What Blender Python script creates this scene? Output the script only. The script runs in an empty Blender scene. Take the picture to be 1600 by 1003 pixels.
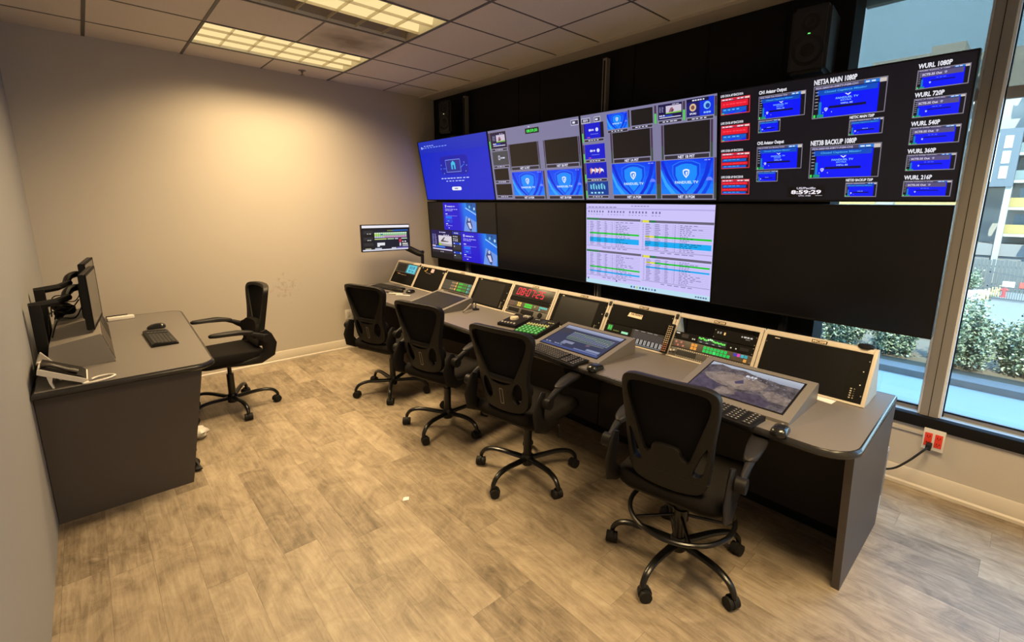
import bpy, bmesh, math, random
from mathutils import Vector, Matrix
random.seed(7)
sc = bpy.context.scene
COL = sc.collection
PI = math.pi

# ------------------------------------------------------------------ camera, world, sun, exposure
cam_d = bpy.data.cameras.new('camera'); cam = bpy.data.objects.new('camera', cam_d); COL.objects.link(cam)
R3 = Matrix(((0.7279335, 0.1286784, -0.67346469), (-0.6855523, 0.15298301, -0.71176839), (0.01143943, 0.97981532, 0.19957723)))
cam.matrix_world = Matrix.Translation((0.2953, -5.2461, 1.6487)) @ R3.to_4x4()
cam_d.sensor_width = 36; cam_d.sensor_fit = 'HORIZONTAL'
cam_d.lens = 736.44 / 1600 * 36
cam_d.shift_x = -(834.52 - 800) / 1600
cam_d.shift_y = (469.33 - 501.5) / 1600
cam_d.clip_start = 0.02; cam_d.clip_end = 400
sc.camera = cam

world = bpy.data.worlds.new('world'); sc.world = world; world.use_nodes = True
wn = world.node_tree.nodes; wl = world.node_tree.links
bg = wn['Background']; bg.inputs[1].default_value = 9.5
tc = wn.new('ShaderNodeTexCoord'); sx = wn.new('ShaderNodeSeparateXYZ'); rp = wn.new('ShaderNodeValToRGB')
wl.new(tc.outputs['Generated'], sx.inputs[0]); wl.new(sx.outputs[2], rp.inputs[0]); wl.new(rp.outputs[0], bg.inputs[0])
rp.color_ramp.elements[0].position = 0.0; rp.color_ramp.elements[0].color = (0.72, 0.88, 1.0, 1)
rp.color_ramp.elements[1].position = 1.0; rp.color_ramp.elements[1].color = (0.34, 0.60, 1.0, 1)
ev = rp.color_ramp.elements.new(0.10); ev.color = (0.105, 0.185, 0.30, 1)

sun_d = bpy.data.lights.new('sun', 'SUN'); sun_d.energy = 15.0; sun_d.angle = 0.01; sun_d.color = (1.0, 0.9, 0.72)
sun = bpy.data.objects.new('sun', sun_d); COL.objects.link(sun)
sun.rotation_euler = Vector((0.72, 0.28, -0.95)).to_track_quat('-Z', 'Y').to_euler()
sun.location = (-6, -8, 12)

vs = sc.view_settings
vs.view_transform = 'Standard'; vs.look = 'None'; vs.exposure = 0.0; vs.gamma = 1.0; vs.use_curve_mapping = False
LAMP_W = 74.0
LAMP_COL = (1.0, 0.72, 0.375)

# ------------------------------------------------------------------ helpers
def lin(c):
    return tuple(((v / 255) / 12.92 if v / 255 <= 0.04045 else (((v / 255) + 0.055) / 1.055) ** 2.4) for v in c)
MC = {}
def mat(name, rgb, rough=0.5, metal=0.0, bump=0.0, bscale=60.0, var=0.0, vscale=4.0, spec=0.5, coat=0.0):
    """rgb = linear base colour"""
    if name in MC: return MC[name]
    m = bpy.data.materials.new(name); m.use_nodes = True; nt = m.node_tree; b = nt.nodes['Principled BSDF']
    b.inputs['Base Color'].default_value = (*rgb, 1); b.inputs['Roughness'].default_value = rough
    b.inputs['Metallic'].default_value = metal; b.inputs['Specular IOR Level'].default_value = spec
    b.inputs['Coat Weight'].default_value = coat
    t = nt.nodes.new('ShaderNodeTexCoord')
    if var:
        n = nt.nodes.new('ShaderNodeTexNoise'); n.inputs['Scale'].default_value = vscale; n.inputs['Detail'].default_value = 5
        nt.links.new(t.outputs['Object'], n.inputs['Vector'])
        x = nt.nodes.new('ShaderNodeMix'); x.data_type = 'RGBA'
        x.inputs[6].default_value = (*[v * (1 - var) for v in rgb], 1); x.inputs[7].default_value = (*[min(1, v * (1 + var)) for v in rgb], 1)
        nt.links.new(n.outputs['Fac'], x.inputs[0]); nt.links.new(x.outputs[2], b.inputs['Base Color'])
    if bump:
        n = nt.nodes.new('ShaderNodeTexNoise'); n.inputs['Scale'].default_value = bscale; n.inputs['Detail'].default_value = 3
        nt.links.new(t.outputs['Object'], n.inputs['Vector'])
        u = nt.nodes.new('ShaderNodeBump'); u.inputs['Strength'].default_value = bump; u.inputs['Distance'].default_value = 0.01
        nt.links.new(n.outputs['Fac'], u.inputs['Height']); nt.links.new(u.outputs[0], b.inputs['Normal'])
    MC[name] = m; return m
def emis(c, k=1.0):
    """screen pixel or lamp colour, c in sRGB 0-255"""
    key = 'lit_%d_%d_%d_%g' % (c[0], c[1], c[2], k)
    if key in MC: return MC[key]
    m = bpy.data.materials.new(key); m.use_nodes = True; b = m.node_tree.nodes['Principled BSDF']
    b.inputs['Base Color'].default_value = (0.01, 0.01, 0.01, 1); b.inputs['Roughness'].default_value = 0.35
    b.inputs['Specular IOR Level'].default_value = 0.25
    b.inputs['Emission Color'].default_value = (*lin(c), 1); b.inputs['Emission Strength'].default_value = k
    MC[key] = m; return m

class MB:
    """collects shapes; build() links them as ONE mesh object"""
    def __init__(s): s.bm = bmesh.new(); s.mats = []
    def mi(s, m):
        if m is None: return 0
        if m not in s.mats: s.mats.append(m)
        return s.mats.index(m)
    def quadpoly(s, pts, m=None):
        try: f = s.bm.faces.new([s.bm.verts.new(p) for p in pts]); f.material_index = s.mi(m); return f
        except ValueError: return None
    def box(s, a, b, m=None, bev=0.0):
        x0, y0, z0 = a; x1, y1, z1 = b
        x0, x1 = min(x0, x1), max(x0, x1); y0, y1 = min(y0, y1), max(y0, y1); z0, z1 = min(z0, z1), max(z0, z1)
        v = [s.bm.verts.new(p) for p in ((x0,y0,z0),(x1,y0,z0),(x1,y1,z0),(x0,y1,z0),(x0,y0,z1),(x1,y0,z1),(x1,y1,z1),(x0,y1,z1))]
        i = s.mi(m); fs = []
        for q in ((0,3,2,1),(4,5,6,7),(0,1,5,4),(1,2,6,5),(2,3,7,6),(3,0,4,7)):
            f = s.bm.faces.new([v[k] for k in q]); f.material_index = i; fs.append(f)
        if bev:
            es = list({e for f in fs for e in f.edges})
            bmesh.ops.bevel(s.bm, geom=es, offset=bev, segments=2, profile=0.6, affect='EDGES', clamp_overlap=True)
    def prism(s, poly, axis, a, b, m=None, mcap=None):
        """extrude a 2D outline along an axis; poly in the other two axes in cyclic order (x: y,z  y: x,z  z: x,y)"""
        def P(u, v, w): return (w, u, v) if axis == 'x' else (u, w, v) if axis == 'y' else (u, v, w)
        A = [s.bm.verts.new(P(u, v, a)) for u, v in poly]; B = [s.bm.verts.new(P(u, v, b)) for u, v in poly]
        i = s.mi(m); j = s.mi(mcap) if mcap else i; n = len(poly)
        f = s.bm.faces.new(A[::-1]); f.material_index = j
        f = s.bm.faces.new(B); f.material_index = j
        for k in range(n):
            f = s.bm.faces.new((A[k], A[(k+1) % n], B[(k+1) % n], B[k])); f.material_index = i
    def loft(s, rings, m=None, cap=True, closed=False):
        i = s.mi(m); V = [[s.bm.verts.new(p) for p in r] for r in rings]; n = len(rings[0])
        prs = list(zip(V, V[1:])) + ([(V[-1], V[0])] if closed else [])
        for a, b in prs:
            for k in range(n):
                f = s.bm.faces.new((a[k], a[(k+1) % n], b[(k+1) % n], b[k])); f.material_index = i
        if cap and not closed:
            f = s.bm.faces.new(V[0][::-1]); f.material_index = i
            f = s.bm.faces.new(V[-1]); f.material_index = i
    def sweep(s, pts, rad, m=None, seg=10, closed=False, up=(0, 0, 1)):
        """tube along pts; rad = number, list of numbers or list of (side, up) pairs"""
        P = [Vector(p) for p in pts]; n = len(P); up = Vector(up); rings = []
        if not isinstance(rad, (list, tuple)): rad = [rad] * n
        for k in range(n):
            if closed: t = (P[(k+1) % n] - P[k-1])
            else: t = P[min(k+1, n-1)] - P[max(k-1, 0)]
            t.normalize(); sd = t.cross(up)
            if sd.length < 1e-3: sd = t.cross(Vector((1, 0, 0)))
            sd.normalize(); u2 = sd.cross(t)
            r = rad[k]; a, b = r if isinstance(r, (list, tuple)) else (r, r)
            rings.append([P[k] + sd * (a * math.cos(q)) + u2 * (b * math.sin(q)) for q in [2*PI*j/seg for j in range(seg)]])
        s.loft(rings, m, closed=closed)
    def cyl(s, a, b, r, m=None, seg=16, r2=None):
        s.sweep([a, b], [r, r if r2 is None else r2], m, seg)
    def lathe(s, prof, c=(0, 0, 0), m=None, seg=24, axis='z'):
        rings = []
        for r, h in prof:
            ring = []
            for j in range(seg):
                q = 2*PI*j/seg; p = (r*math.cos(q), r*math.sin(q), h)
                if axis == 'x': p = (h, p[0], p[1])
                if axis == 'y': p = (p[1], h, p[0])
                ring.append((c[0]+p[0], c[1]+p[1], c[2]+p[2]))
            rings.append(ring)
        s.loft(rings, m)
    def build(s, name, m=None, parent=None, smooth=True, ang=0.6, label=None, kind=None):
        bmesh.ops.recalc_face_normals(s.bm, faces=s.bm.faces[:])
        me = bpy.data.meshes.new(name); s.bm.to_mesh(me); s.bm.free()
        for q in (s.mats or [m]): me.materials.append(q)
        if smooth: me.shade_smooth(); me.set_sharp_from_angle(angle=ang)
        o = bpy.data.objects.new(name, me); COL.objects.link(o)
        if parent: o.parent = parent
        if label: o['label'] = label
        if kind: o['kind'] = kind
        return o
def tag(o, label, cat, group=None):
    o['label'] = label; o['category'] = cat
    if group: o['group'] = group
    return o
def thing(name, label, cat, loc=(0, 0, 0), rz=0.0, group=None, M=None):
    o = bpy.data.objects.new(name, None); COL.objects.link(o); o.empty_display_size = 0.05
    if M is not None: o.matrix_world = M
    else: o.location = loc; o.rotation_euler = (0, 0, rz)
    return tag(o, label, cat, group)
def dup(root, label=None, group=None, loc=None, rz=None, M=None):
    def cp(o, par):
        c = o.copy(); COL.objects.link(c); c.parent = par
        for ch in o.children: cp(ch, c)
        return c
    r = cp(root, None)
    if M is not None: r.matrix_world = M
    if loc is not None: r.location = loc
    if rz is not None: r.rotation_euler = (0, 0, rz)
    if label: r['label'] = label
    if group: r['group'] = group
    return r
def rrect(x0, y0, x1, y1, r, n=5):
    pts = []
    for cx, cy, a0 in ((x1-r, y1-r, 0), (x0+r, y1-r, 90), (x0+r, y0+r, 180), (x1-r, y0+r, 270)):
        for k in range(n+1):
            a = math.radians(a0 + 90*k/n); pts.append((cx + r*math.cos(a), cy + r*math.sin(a)))
    return pts
def catmull(P, n=5, closed=False):
    P = [Vector(p) for p in P]; out = []; N = len(P)
    rng = range(N if closed else N-1)
    for i in rng:
        g = (lambda k: P[k % N]) if closed else (lambda k: P[max(0, min(N-1, k))])
        p0, p1, p2, p3 = g(i-1), g(i), g(i+1), g(i+2)
        for j in range(n):
            t = j/n
            out.append(0.5*((2*p1) + (-p0+p2)*t + (2*p0-5*p1+4*p2-p3)*t*t + (-p0+3*p1-3*p2+p3)*t**3))
    if not closed: out.append(P[-1])
    return out
def plate(outer, holes, th, cuts=True, bev=0.0):
    """flat plate with holes in the local XY plane as a bmesh, cut into strips so that it can be bent"""
    cu = bpy.data.curves.new('c', 'CURVE'); cu.dimensions = '2D'; cu.fill_mode = 'BOTH'; cu.extrude = th/2
    if bev: cu.bevel_depth = bev; cu.bevel_resolution = 1; cu.offset = -bev
    for loop in [outer] + holes:
        sp = cu.splines.new('POLY'); sp.points.add(len(loop)-1); sp.use_cyclic_u = True
        for k, p in enumerate(loop): sp.points[k].co = (p[0], p[1], 0, 1)
    o = bpy.data.objects.new('c', cu); me = o.to_mesh()
    bm = bmesh.new(); bm.from_mesh(me); o.to_mesh_clear(); bpy.data.objects.remove(o); bpy.data.curves.remove(cu)
    bmesh.ops.remove_doubles(bm, verts=bm.verts[:], dist=1e-5)
    if cuts:
        xs = [v.co.x for v in bm.verts]; x0, x1 = min(xs), max(xs)
        for k in range(1, 12):
            x = x0 + (x1-x0)*k/12
            bmesh.ops.bisect_plane(bm, geom=bm.verts[:]+bm.edges[:]+bm.faces[:], plane_co=(x, 0, 0), plane_no=(1, 0, 0))
        ys = [v.co.y for v in bm.verts]; y0, y1 = min(ys), max(ys)
        for k in range(1, 7):
            y = y0 + (y1-y0)*k/7
            bmesh.ops.bisect_plane(bm, geom=bm.verts[:]+bm.edges[:]+bm.faces[:], plane_co=(0, y, 0), plane_no=(0, 1, 0))
    return bm
TXT = {}
def text_geo(s):
    if s in TXT: return TXT[s]
    cu = bpy.data.curves.new('t', 'FONT'); cu.body = s; cu.size = 1; cu.resolution_u = 2; cu.offset = 0.035
    o = bpy.data.objects.new('t', cu); me = o.to_mesh()
    vs_ = [(v.co.x, v.co.y) for v in me.vertices]; fs = [tuple(p.vertices) for p in me.polygons]
    o.to_mesh_clear(); bpy.data.objects.remove(o); bpy.data.curves.remove(cu)
    if not vs_: vs_, fs = [(0, 0), (.001, 0), (0, .001)], []
    x0 = min(v[0] for v in vs_); x1 = max(v[0] for v in vs_); y0 = min(v[1] for v in vs_); y1 = max(v[1] for v in vs_)
    TXT[s] = (vs_, fs, x0, x1, y0, y1); return TXT[s]

class Canvas:
    """picture on a display or print on a panel: normalised 0..1 coordinates on a w x h face, local XY plane, facing +Z"""
    def __init__(s, w, h, bgc=None, lift=0.0, lit=True, off=(0, 0)):
        s.b = MB(); s.w, s.h, s.l, s.lit, s.off = w, h, lift, lit, off
        if bgc is not None: s.rect(0, 0, 1, 1, bgc, 0)
    def m(s, c):
        if not isinstance(c, tuple): return c
        return emis(c) if s.lit else mat('print_%d_%d_%d' % c, lin(c), 0.6)
    def P(s, x, y, z): return (s.off[0] + x*s.w, s.off[1] + y*s.h, s.l + z*0.0004)
    def rect(s, x0, y0, x1, y1, c, z=1): s.b.quadpoly([s.P(x0,y0,z), s.P(x1,y0,z), s.P(x1,y1,z), s.P(x0,y1,z)], s.m(c))
    def poly(s, pts, c, z=1): s.b.quadpoly([s.P(x, y, z) for x, y in pts], s.m(c))
    def frame(s, x0, y0, x1, y1, t, c, z=1):
        u = t*s.h/s.w
        s.rect(x0, y0, x1, y0+t, c, z); s.rect(x0, y1-t, x1, y1, c, z); s.rect(x0, y0+t, x0+u, y1-t, c, z); s.rect(x1-u, y0+t, x1, y1-t, c, z)
    def disc(s, x, y, r, c, z=1, n=18, a0=0, a1=360):
        k = s.h/s.w
        s.poly([(x + r*k*math.cos(math.radians(a0+(a1-a0)*i/n)), y + r*math.sin(math.radians(a0+(a1-a0)*i/n))) for i in range(n if a1-a0 == 360 else n+1)], c, z)
    def text(s, t, x0, y0, x1, y1, c, z=2):
        """stretch the string into the given box"""
        V, F, a0, a1, b0, b1 = text_geo(t); mi = s.b.mi(s.m(c))
        vv = [s.b.bm.verts.new(s.P(x0 + (x-a0)/(a1-a0)*(x1-x0), y0 + (y-b0)/(b1-b0)*(y1-y0), z)) for x, y in V]
        for f in F:
            try: q = s.b.bm.faces.new([vv[k] for k in f]); q.material_index = mi
            except ValueError: pass
    def scribble(s, x0, y0, x1, y1, c, z=2, n=6):
        """a line of text too small to read: short dashes"""
        x = x0; d = (x1-x0)/n
        for k in range(n):
            s.rect(x, y0, x + d*random.uniform(.5, .85), y1, c, z); x += d
    def vgrad(s, x0, y0, x1, y1, c0, c1, n=6, z=1):
        for k in range(n):
            t = (k+.5)/n; s.rect(x0, y0+(y1-y0)*k/n, x1, y0+(y1-y0)*(k+1)/n, tuple(int(a+(b-a)*t) for a, b in zip(c0, c1)), z)
    def build(s, name, parent):
        o = s.b
        for f in o.bm.faces: pass
        bmesh.ops.reverse_faces(o.bm, faces=[f for f in o.bm.faces if f.normal.z < 0]) if False else None
        me = bpy.data.meshes.new(name); o.bm.normal_update()
        rev = [f for f in o.bm.faces if f.normal.z < 0]
        if rev: bmesh.ops.reverse_faces(o.bm, faces=rev)
        o.bm.to_mesh(me); o.bm.free()
        for q in o.mats: me.materials.append(q)
        ob = bpy.data.objects.new(name, me); COL.objects.link(ob); ob.parent = parent
        return ob

# ------------------------------------------------------------------ materials
m_wall = mat('wall_paint', (0.50, 0.455, 0.40), 0.7, bump=0.05, bscale=300, var=0.03, vscale=2)
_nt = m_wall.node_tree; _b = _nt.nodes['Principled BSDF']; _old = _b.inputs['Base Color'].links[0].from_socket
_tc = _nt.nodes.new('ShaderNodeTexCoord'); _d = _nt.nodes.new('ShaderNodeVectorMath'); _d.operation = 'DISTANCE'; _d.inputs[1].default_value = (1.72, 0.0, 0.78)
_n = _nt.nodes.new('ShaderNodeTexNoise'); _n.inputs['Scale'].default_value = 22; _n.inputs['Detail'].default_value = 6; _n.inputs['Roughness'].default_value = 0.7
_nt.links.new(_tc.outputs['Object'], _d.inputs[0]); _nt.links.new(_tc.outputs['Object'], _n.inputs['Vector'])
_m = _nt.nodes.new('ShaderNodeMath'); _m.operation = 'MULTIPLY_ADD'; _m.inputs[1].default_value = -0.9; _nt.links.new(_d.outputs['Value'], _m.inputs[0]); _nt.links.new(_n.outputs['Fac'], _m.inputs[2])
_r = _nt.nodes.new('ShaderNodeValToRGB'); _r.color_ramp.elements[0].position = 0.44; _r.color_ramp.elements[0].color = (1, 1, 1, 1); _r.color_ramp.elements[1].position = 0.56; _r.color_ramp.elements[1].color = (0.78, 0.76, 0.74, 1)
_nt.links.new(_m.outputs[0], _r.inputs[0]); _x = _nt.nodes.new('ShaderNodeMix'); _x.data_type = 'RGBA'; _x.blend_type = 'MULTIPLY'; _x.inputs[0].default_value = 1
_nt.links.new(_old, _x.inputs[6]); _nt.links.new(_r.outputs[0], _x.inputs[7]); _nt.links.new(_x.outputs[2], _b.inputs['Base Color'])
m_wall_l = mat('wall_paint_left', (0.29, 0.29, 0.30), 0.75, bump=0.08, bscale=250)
m_base = mat('baseboard_vinyl', (0.60, 0.54, 0.46), 0.45)
m_ceil = mat('ceiling_tile', (0.66, 0.60, 0.54), 0.9, bump=0.35, bscale=260, var=0.08, vscale=90)
m_grid = mat('ceiling_t_bar_shadow', (0.12, 0.11, 0.10), 0.6)  # T-bars coloured dark to stand in for the shadow lines at tile edges
m_soff = mat('soffit_paint', (0.42, 0.38, 0.33), 0.8)
m_black = mat('black_paint', (0.0075, 0.007, 0.0075), 0.75, spec=0.15)
m_blackp = mat('black_plastic', (0.0085, 0.008, 0.008), 0.45, spec=0.2)
m_rack = mat('rack_panel_black', (0.0075, 0.007, 0.0065), 0.7, spec=0.08)
m_blackm = mat('black_metal', (0.006, 0.006, 0.006), 0.28, spec=0.5)
m_rubber = mat('black_rubber', (0.011, 0.011, 0.011), 0.6, spec=0.25)
m_fabric = mat('black_fabric', (0.011, 0.0095, 0.009), 0.9, bump=0.25, bscale=500, spec=0.1)
m_pad = mat('arm_pad_vinyl', (0.013, 0.012, 0.013), 0.5, spec=0.3)
m_frame = mat('chair_frame_plastic', (0.0095, 0.0085, 0.008), 0.48, bump=0.05, bscale=400, spec=0.25)
m_screen_off = mat('dark_display_glass', (0.0065, 0.006, 0.007), 0.30, spec=0.3)
m_lam = mat('grey_laminate', (0.155, 0.140, 0.132), 0.42, bump=0.03, bscale=500, var=0.04, vscale=60, spec=0.4)
m_lamd = mat('dark_laminate', (0.078, 0.067, 0.062), 0.5, bump=0.03, bscale=400, var=0.04, vscale=40, spec=0.35)
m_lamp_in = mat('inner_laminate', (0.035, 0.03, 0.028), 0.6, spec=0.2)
m_edge = mat('black_edge_band', (0.020, 0.019, 0.019), 0.22, spec=0.6)
m_beige = mat('beige_powder_coat', (0.52, 0.465, 0.39), 0.45)
m_grey = mat('warm_grey_metal', (0.20, 0.18, 0.16), 0.45)
m_lgrey = mat('light_grey_plastic', (0.52, 0.50, 0.47), 0.4)
m_white = mat('white_plastic', (0.72, 0.69, 0.64), 0.35)
m_mull = mat('bronze_mullion', (0.26, 0.24, 0.225), 0.5, var=0.05, vscale=20)
m_alu = mat('bright_aluminium', (0.80, 0.82, 0.84), 0.35)
m_chrome = mat('chrome', (0.5, 0.5, 0.5), 0.2, metal=1.0)
m_keys = mat('keycap_plastic', (0.022, 0.022, 0.023), 0.5)
m_keyt = mat('key_lettering', (0.35, 0.33, 0.30), 0.5)

def floor_mat():
    m = bpy.data.materials.new('plank_floor'); m.use_nodes = True; nt = m.node_tree; N = nt.nodes; L = nt.links; b = N['Principled BSDF']
    def math_(op, a, bb=None, c=None):
        n = N.new('ShaderNodeMath'); n.operation = op
        for i, v in enumerate((a, bb, c)):
            if v is None: continue
            if isinstance(v, (int, float)): n.inputs[i].default_value = v
            else: L.new(v, n.inputs[i])
        return n.outputs[0]
    t = N.new('ShaderNodeTexCoord'); s = N.new('ShaderNodeSeparateXYZ'); L.new(t.outputs['Object'], s.inputs[0])
    X = math_('DIVIDE', math_('ADD', s.outputs[0], -0.0215 + 3*0.1524), 0.1524); row = math_('FLOOR', X); fx = math_('FRACT', X)
    w1 = N.new('ShaderNodeTexWhiteNoise'); w1.noise_dimensions = '1D'; L.new(row, w1.inputs['W'])
    Y = math_('ADD', math_('DIVIDE', math_('ADD', s.outputs[1], 20), 0.914), math_('MULTIPLY', w1.outputs[0], 3.7)); col = math_('FLOOR', Y); fy = math_('FRACT', Y)
    cv = N.new('ShaderNodeCombineXYZ'); L.new(row, cv.inputs[0]); L.new(col, cv.inputs[1])
    w2 = N.new('ShaderNodeTexWhiteNoise'); w2.noise_dimensions = '3D'; L.new(cv.outputs[0], w2.inputs['Vector'])
    # grain, stretched along the planks and shifted per plank
    g = N.new('ShaderNodeCombineXYZ')
    L.new(math_('ADD', math_('MULTIPLY', s.outputs[0], 34), math_('MULTIPLY', w2.outputs[0], 40)), g.inputs[0])
    L.new(math_('MULTIPLY', s.outputs[1], 2.6), g.inputs[1]); L.new(math_('MULTIPLY', w2.outputs[0], 17), g.inputs[2])
    n1 = N.new('ShaderNodeTexNoise'); n1.inputs['Scale'].default_value = 1.6; n1.inputs['Detail'].default_value = 7; n1.inputs['Roughness'].default_value = 0.72; n1.inputs['Distortion'].default_value = 0.6
    L.new(g.outputs[0], n1.inputs['Vector'])
    n2 = N.new('ShaderNodeTexNoise'); n2.inputs['Scale'].default_value = 2.6; n2.inputs['Detail'].default_value = 4; L.new(t.outputs['Object'], n2.inputs['Vector'])
    g2 = N.new('ShaderNodeCombineXYZ'); L.new(math_('ADD', math_('MULTIPLY', s.outputs[0], 7), math_('MULTIPLY', w2.outputs[0], 90)), g2.inputs[0]); L.new(math_('MULTIPLY', s.outputs[1], 4.5), g2.inputs[1])
    n3 = N.new('ShaderNodeTexNoise'); n3.inputs['Scale'].default_value = 1.0; n3.inputs['Detail'].default_value = 6; n3.inputs['Roughness'].default_value = 0.65; n3.inputs['Distortion'].default_value = 1.6; L.new(g2.outputs[0], n3.inputs['Vector'])
    v = math_('ADD', math_('MULTIPLY', n1.outputs['Fac'], 0.56), math_('ADD', math_('MULTIPLY', w2.outputs[0], 0.15), math_('ADD', math_('MULTIPLY', n2.outputs['Fac'], 0.22), math_('MULTIPLY', n3.outputs['Fac'], 0.62))))
    r = N.new('ShaderNodeValToRGB'); L.new(v, r.inputs[0]); e = r.color_ramp.elements
    e[0].position = 0.485; e[0].color = (0.085, 0.064, 0.044, 1); e[1].position = 0.965; e[1].color = (0.42, 0.345, 0.25, 1)
    k = e.new(0.645); k.color = (0.195, 0.152, 0.105, 1); k = e.new(0.805); k.color = (0.315, 0.252, 0.18, 1)
    seam = math_('MAXIMUM', math_('LESS_THAN', fx, 0.011), math_('LESS_THAN', fy, 0.0022))
    x = N.new('ShaderNodeMix'); x.data_type = 'RGBA'; L.new(math_('MULTIPLY', seam, 0.45), x.inputs[0]); L.new(r.outputs[0], x.inputs[6]); x.inputs[7].default_value = (0.05, 0.042, 0.033, 1)
    L.new(x.outputs[2], b.inputs['Base Color']); b.inputs['Roughness'].default_value = 0.42; b.inputs['Specular IOR Level'].default_value = 0.4
    u = N.new('ShaderNodeBump'); u.inputs['Strength'].default_value = 0.25; u.inputs['Distance'].default_value = 0.002; L.new(n1.outputs['Fac'], u.inputs['Height']); L.new(u.outputs[0], b.inputs['Normal'])
    return m

# ------------------------------------------------------------------ room shell (far wall y=0, left wall x=0, window wall x=3.74, floor z=0)
W, D, H = 3.74, -7.2, 2.874
G = 0.6096; GX0 = 0.47; GY0 = -0.426
def struct(o): o['kind'] = 'structure'; return o
def sbox(name, a, b, m, **k):
    q = MB(); q.box(a, b, **k); return struct(q.build(name, m))
sbox('floor', (-0.15, D-0.15, -0.12), (3.9, 0.15, 0), floor_mat())
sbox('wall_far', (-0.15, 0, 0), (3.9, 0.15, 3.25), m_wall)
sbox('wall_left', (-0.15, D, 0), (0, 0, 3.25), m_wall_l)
sbox('wall_back', (-0.15, D-0.15, 0), (3.9, D, 3.25), m_wall)
sbox('sun_block_slab', (-0.3, D-0.3, 3.25), (4.15, 0.3, 3.4), m_soff)  # unseen slab added above the ceiling to keep the sun out
# ceiling: panels around the light openings
LIGHTS = [(1, 3, -0.426, -0.426-G), (1, 3, -0.426-2*G, -0.426-3*G), (1, 3, -4.9, -4.9-G), (1, 3, -6.1, -6.1-G)]
LX0, LX1 = GX0+G, GX0+3*G
q = MB()
zc, zt = H, H+0.02
q.box((0, D, zc), (LX0, 0, zt)); q.box((LX1, D, zc), (3.36, 0, zt))
ys = [0] + [v for l in LIGHTS for v in (l[2], l[3])] + [D]
for a, b in zip(ys[0::2], ys[1::2]): q.box((LX0, b, zc), (LX1, a, zt))
cm = m_ceil.copy(); cm.name = 'ceiling_tile_stained'
nt = cm.node_tree; bs = nt.nodes['Principled BSDF']; old = bs.inputs['Base Color'].links[0].from_socket
tcn = nt.nodes.new('ShaderNodeTexCoord'); mp = nt.nodes.new('ShaderNodeVectorMath'); mp.operation = 'DISTANCE'; mp.inputs[1].default_value = (1.99, -1.33, H)
nt.links.new(tcn.outputs['Object'], mp.inputs[0])
nn = nt.nodes.new('ShaderNodeTexNoise'); nn.inputs['Scale'].default_value = 7; nt.links.new(tcn.outputs['Object'], nn.inputs['Vector'])
ad = nt.nodes.new('ShaderNodeMath'); ad.operation = 'MULTIPLY_ADD'; ad.inputs[1].default_value = 0.35; nt.links.new(nn.outputs['Fac'], ad.inputs[0]); nt.links.new(mp.outputs['Value'], ad.inputs[2])
rr = nt.nodes.new('ShaderNodeValToRGB'); rr.color_ramp.elements[0].position = 0.2; rr.color_ramp.elements[0].color = (0.42, 0.39, 0.32, 1); rr.color_ramp.elements[1].position = 0.55; rr.color_ramp.elements[1].color = (1, 1, 1, 1)
nt.links.new(ad.outputs[0], rr.inputs[0])
mx = nt.nodes.new('ShaderNodeMix'); mx.data_type = 'RGBA'; mx.blend_type = 'MULTIPLY'; mx.inputs[0].default_value = 1
nt.links.new(old, mx.inputs[6]); nt.links.new(rr.outputs[0], mx.inputs[7]); nt.links.new(mx.outputs[2], bs.inputs['Base Color'])
struct(q.build('ceiling', cm))
q = MB(); t = 0.006
GY = [GY0 - G*j for j in range(4)] + [GY0 - G*(3.747+j) for j in range(6)]
for y in GY: q.box((0, y-t, H-0.003), (3.36, y+t, H+0.001))
for i in range(5):
    if i in (1, 3): q.box((GX0+G*i-t*1.6, D, H-0.004), (GX0+G*i+t*1.6, 0, H+0.001))
    elif i == 2:
        for a, b in zip(ys[0::2], ys[1::2]): q.box((GX0+G*i-t, b, H-0.003), (GX0+G*i+t, a, H+0.001))
    else: q.box((GX0+G*i-t*(1.8 if i == 0 else 1), D, H-0.003), (GX0+G*i+t*(1.8 if i == 0 else 1), 0, H+0.001))
struct(q.build('trim_1', m_grid))
q = MB(); q.box((3.36, D, H-0.012), (3.90, 0, H+0.02)); q.box((3.345, D, H-0.02), (3.37, 0, H))
struct(q.build('trim_2', m_soff))
# dark backing wall behind the displays, ends before the windows
q = MB(); q.box((3.55, -4.365, 0), (3.62, 0, H-0.012)); q.box((3.62, -4.365, 0), (3.74, -4.30, H-0.012))
for y in (-1.55, -1.85, -2.9, -3.5, -4.0): q.box((3.544, y-0.008, 0.0), (3.552, y+0.008, H-0.02))
struct(q.build('wall_right', m_black))
# window wall
q = MB(); q.box((W, D, 0), (3.98, -4.22, 0.39)); q.box((W+0.02, D, 2.86), (3.98, -4.22, 3.25)); q.box((3.62, -4.22, 0), (3.98, 0, 3.25))
struct(q.build('wall_window', m_wall))
q = MB(); q.box((W-0.02, D, 0.392), (W+0.03, -4.22, 0.458), bev=0.003); struct(q.build('trim_3', m_black))
q = MB(); q.box((W+0.03, D, 0.39), (3.94, -4.22, 0.452)); struct(q.build('trim_4', mat('sill_sky_tint', (0.42, 0.50, 0.56), 0.25)))  # sill top coloured bluish to imitate the sky reflected in it
def base(name, prof, axis, a, b):
    q = MB(); q.prism(prof, axis, a, b); return struct(q.build(name, m_base))
base('baseboard_far', [(0, 0), (-0.018, 0), (-0.018, 0.018), (-0.010, 0.028), (-0.010, 0.105), (-0.004, 0.115), (0, 0.115)], 'x', 0, 3.55)
q = MB(); q.prism([(W, 0), (W-0.018, 0), (W-0.018, 0.018), (W-0.010, 0.028), (W-0.010, 0.105), (W-0.004, 0.115), (W, 0.115)], 'y', D, -4.32); struct(q.build('baseboard_right', m_base))

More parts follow.
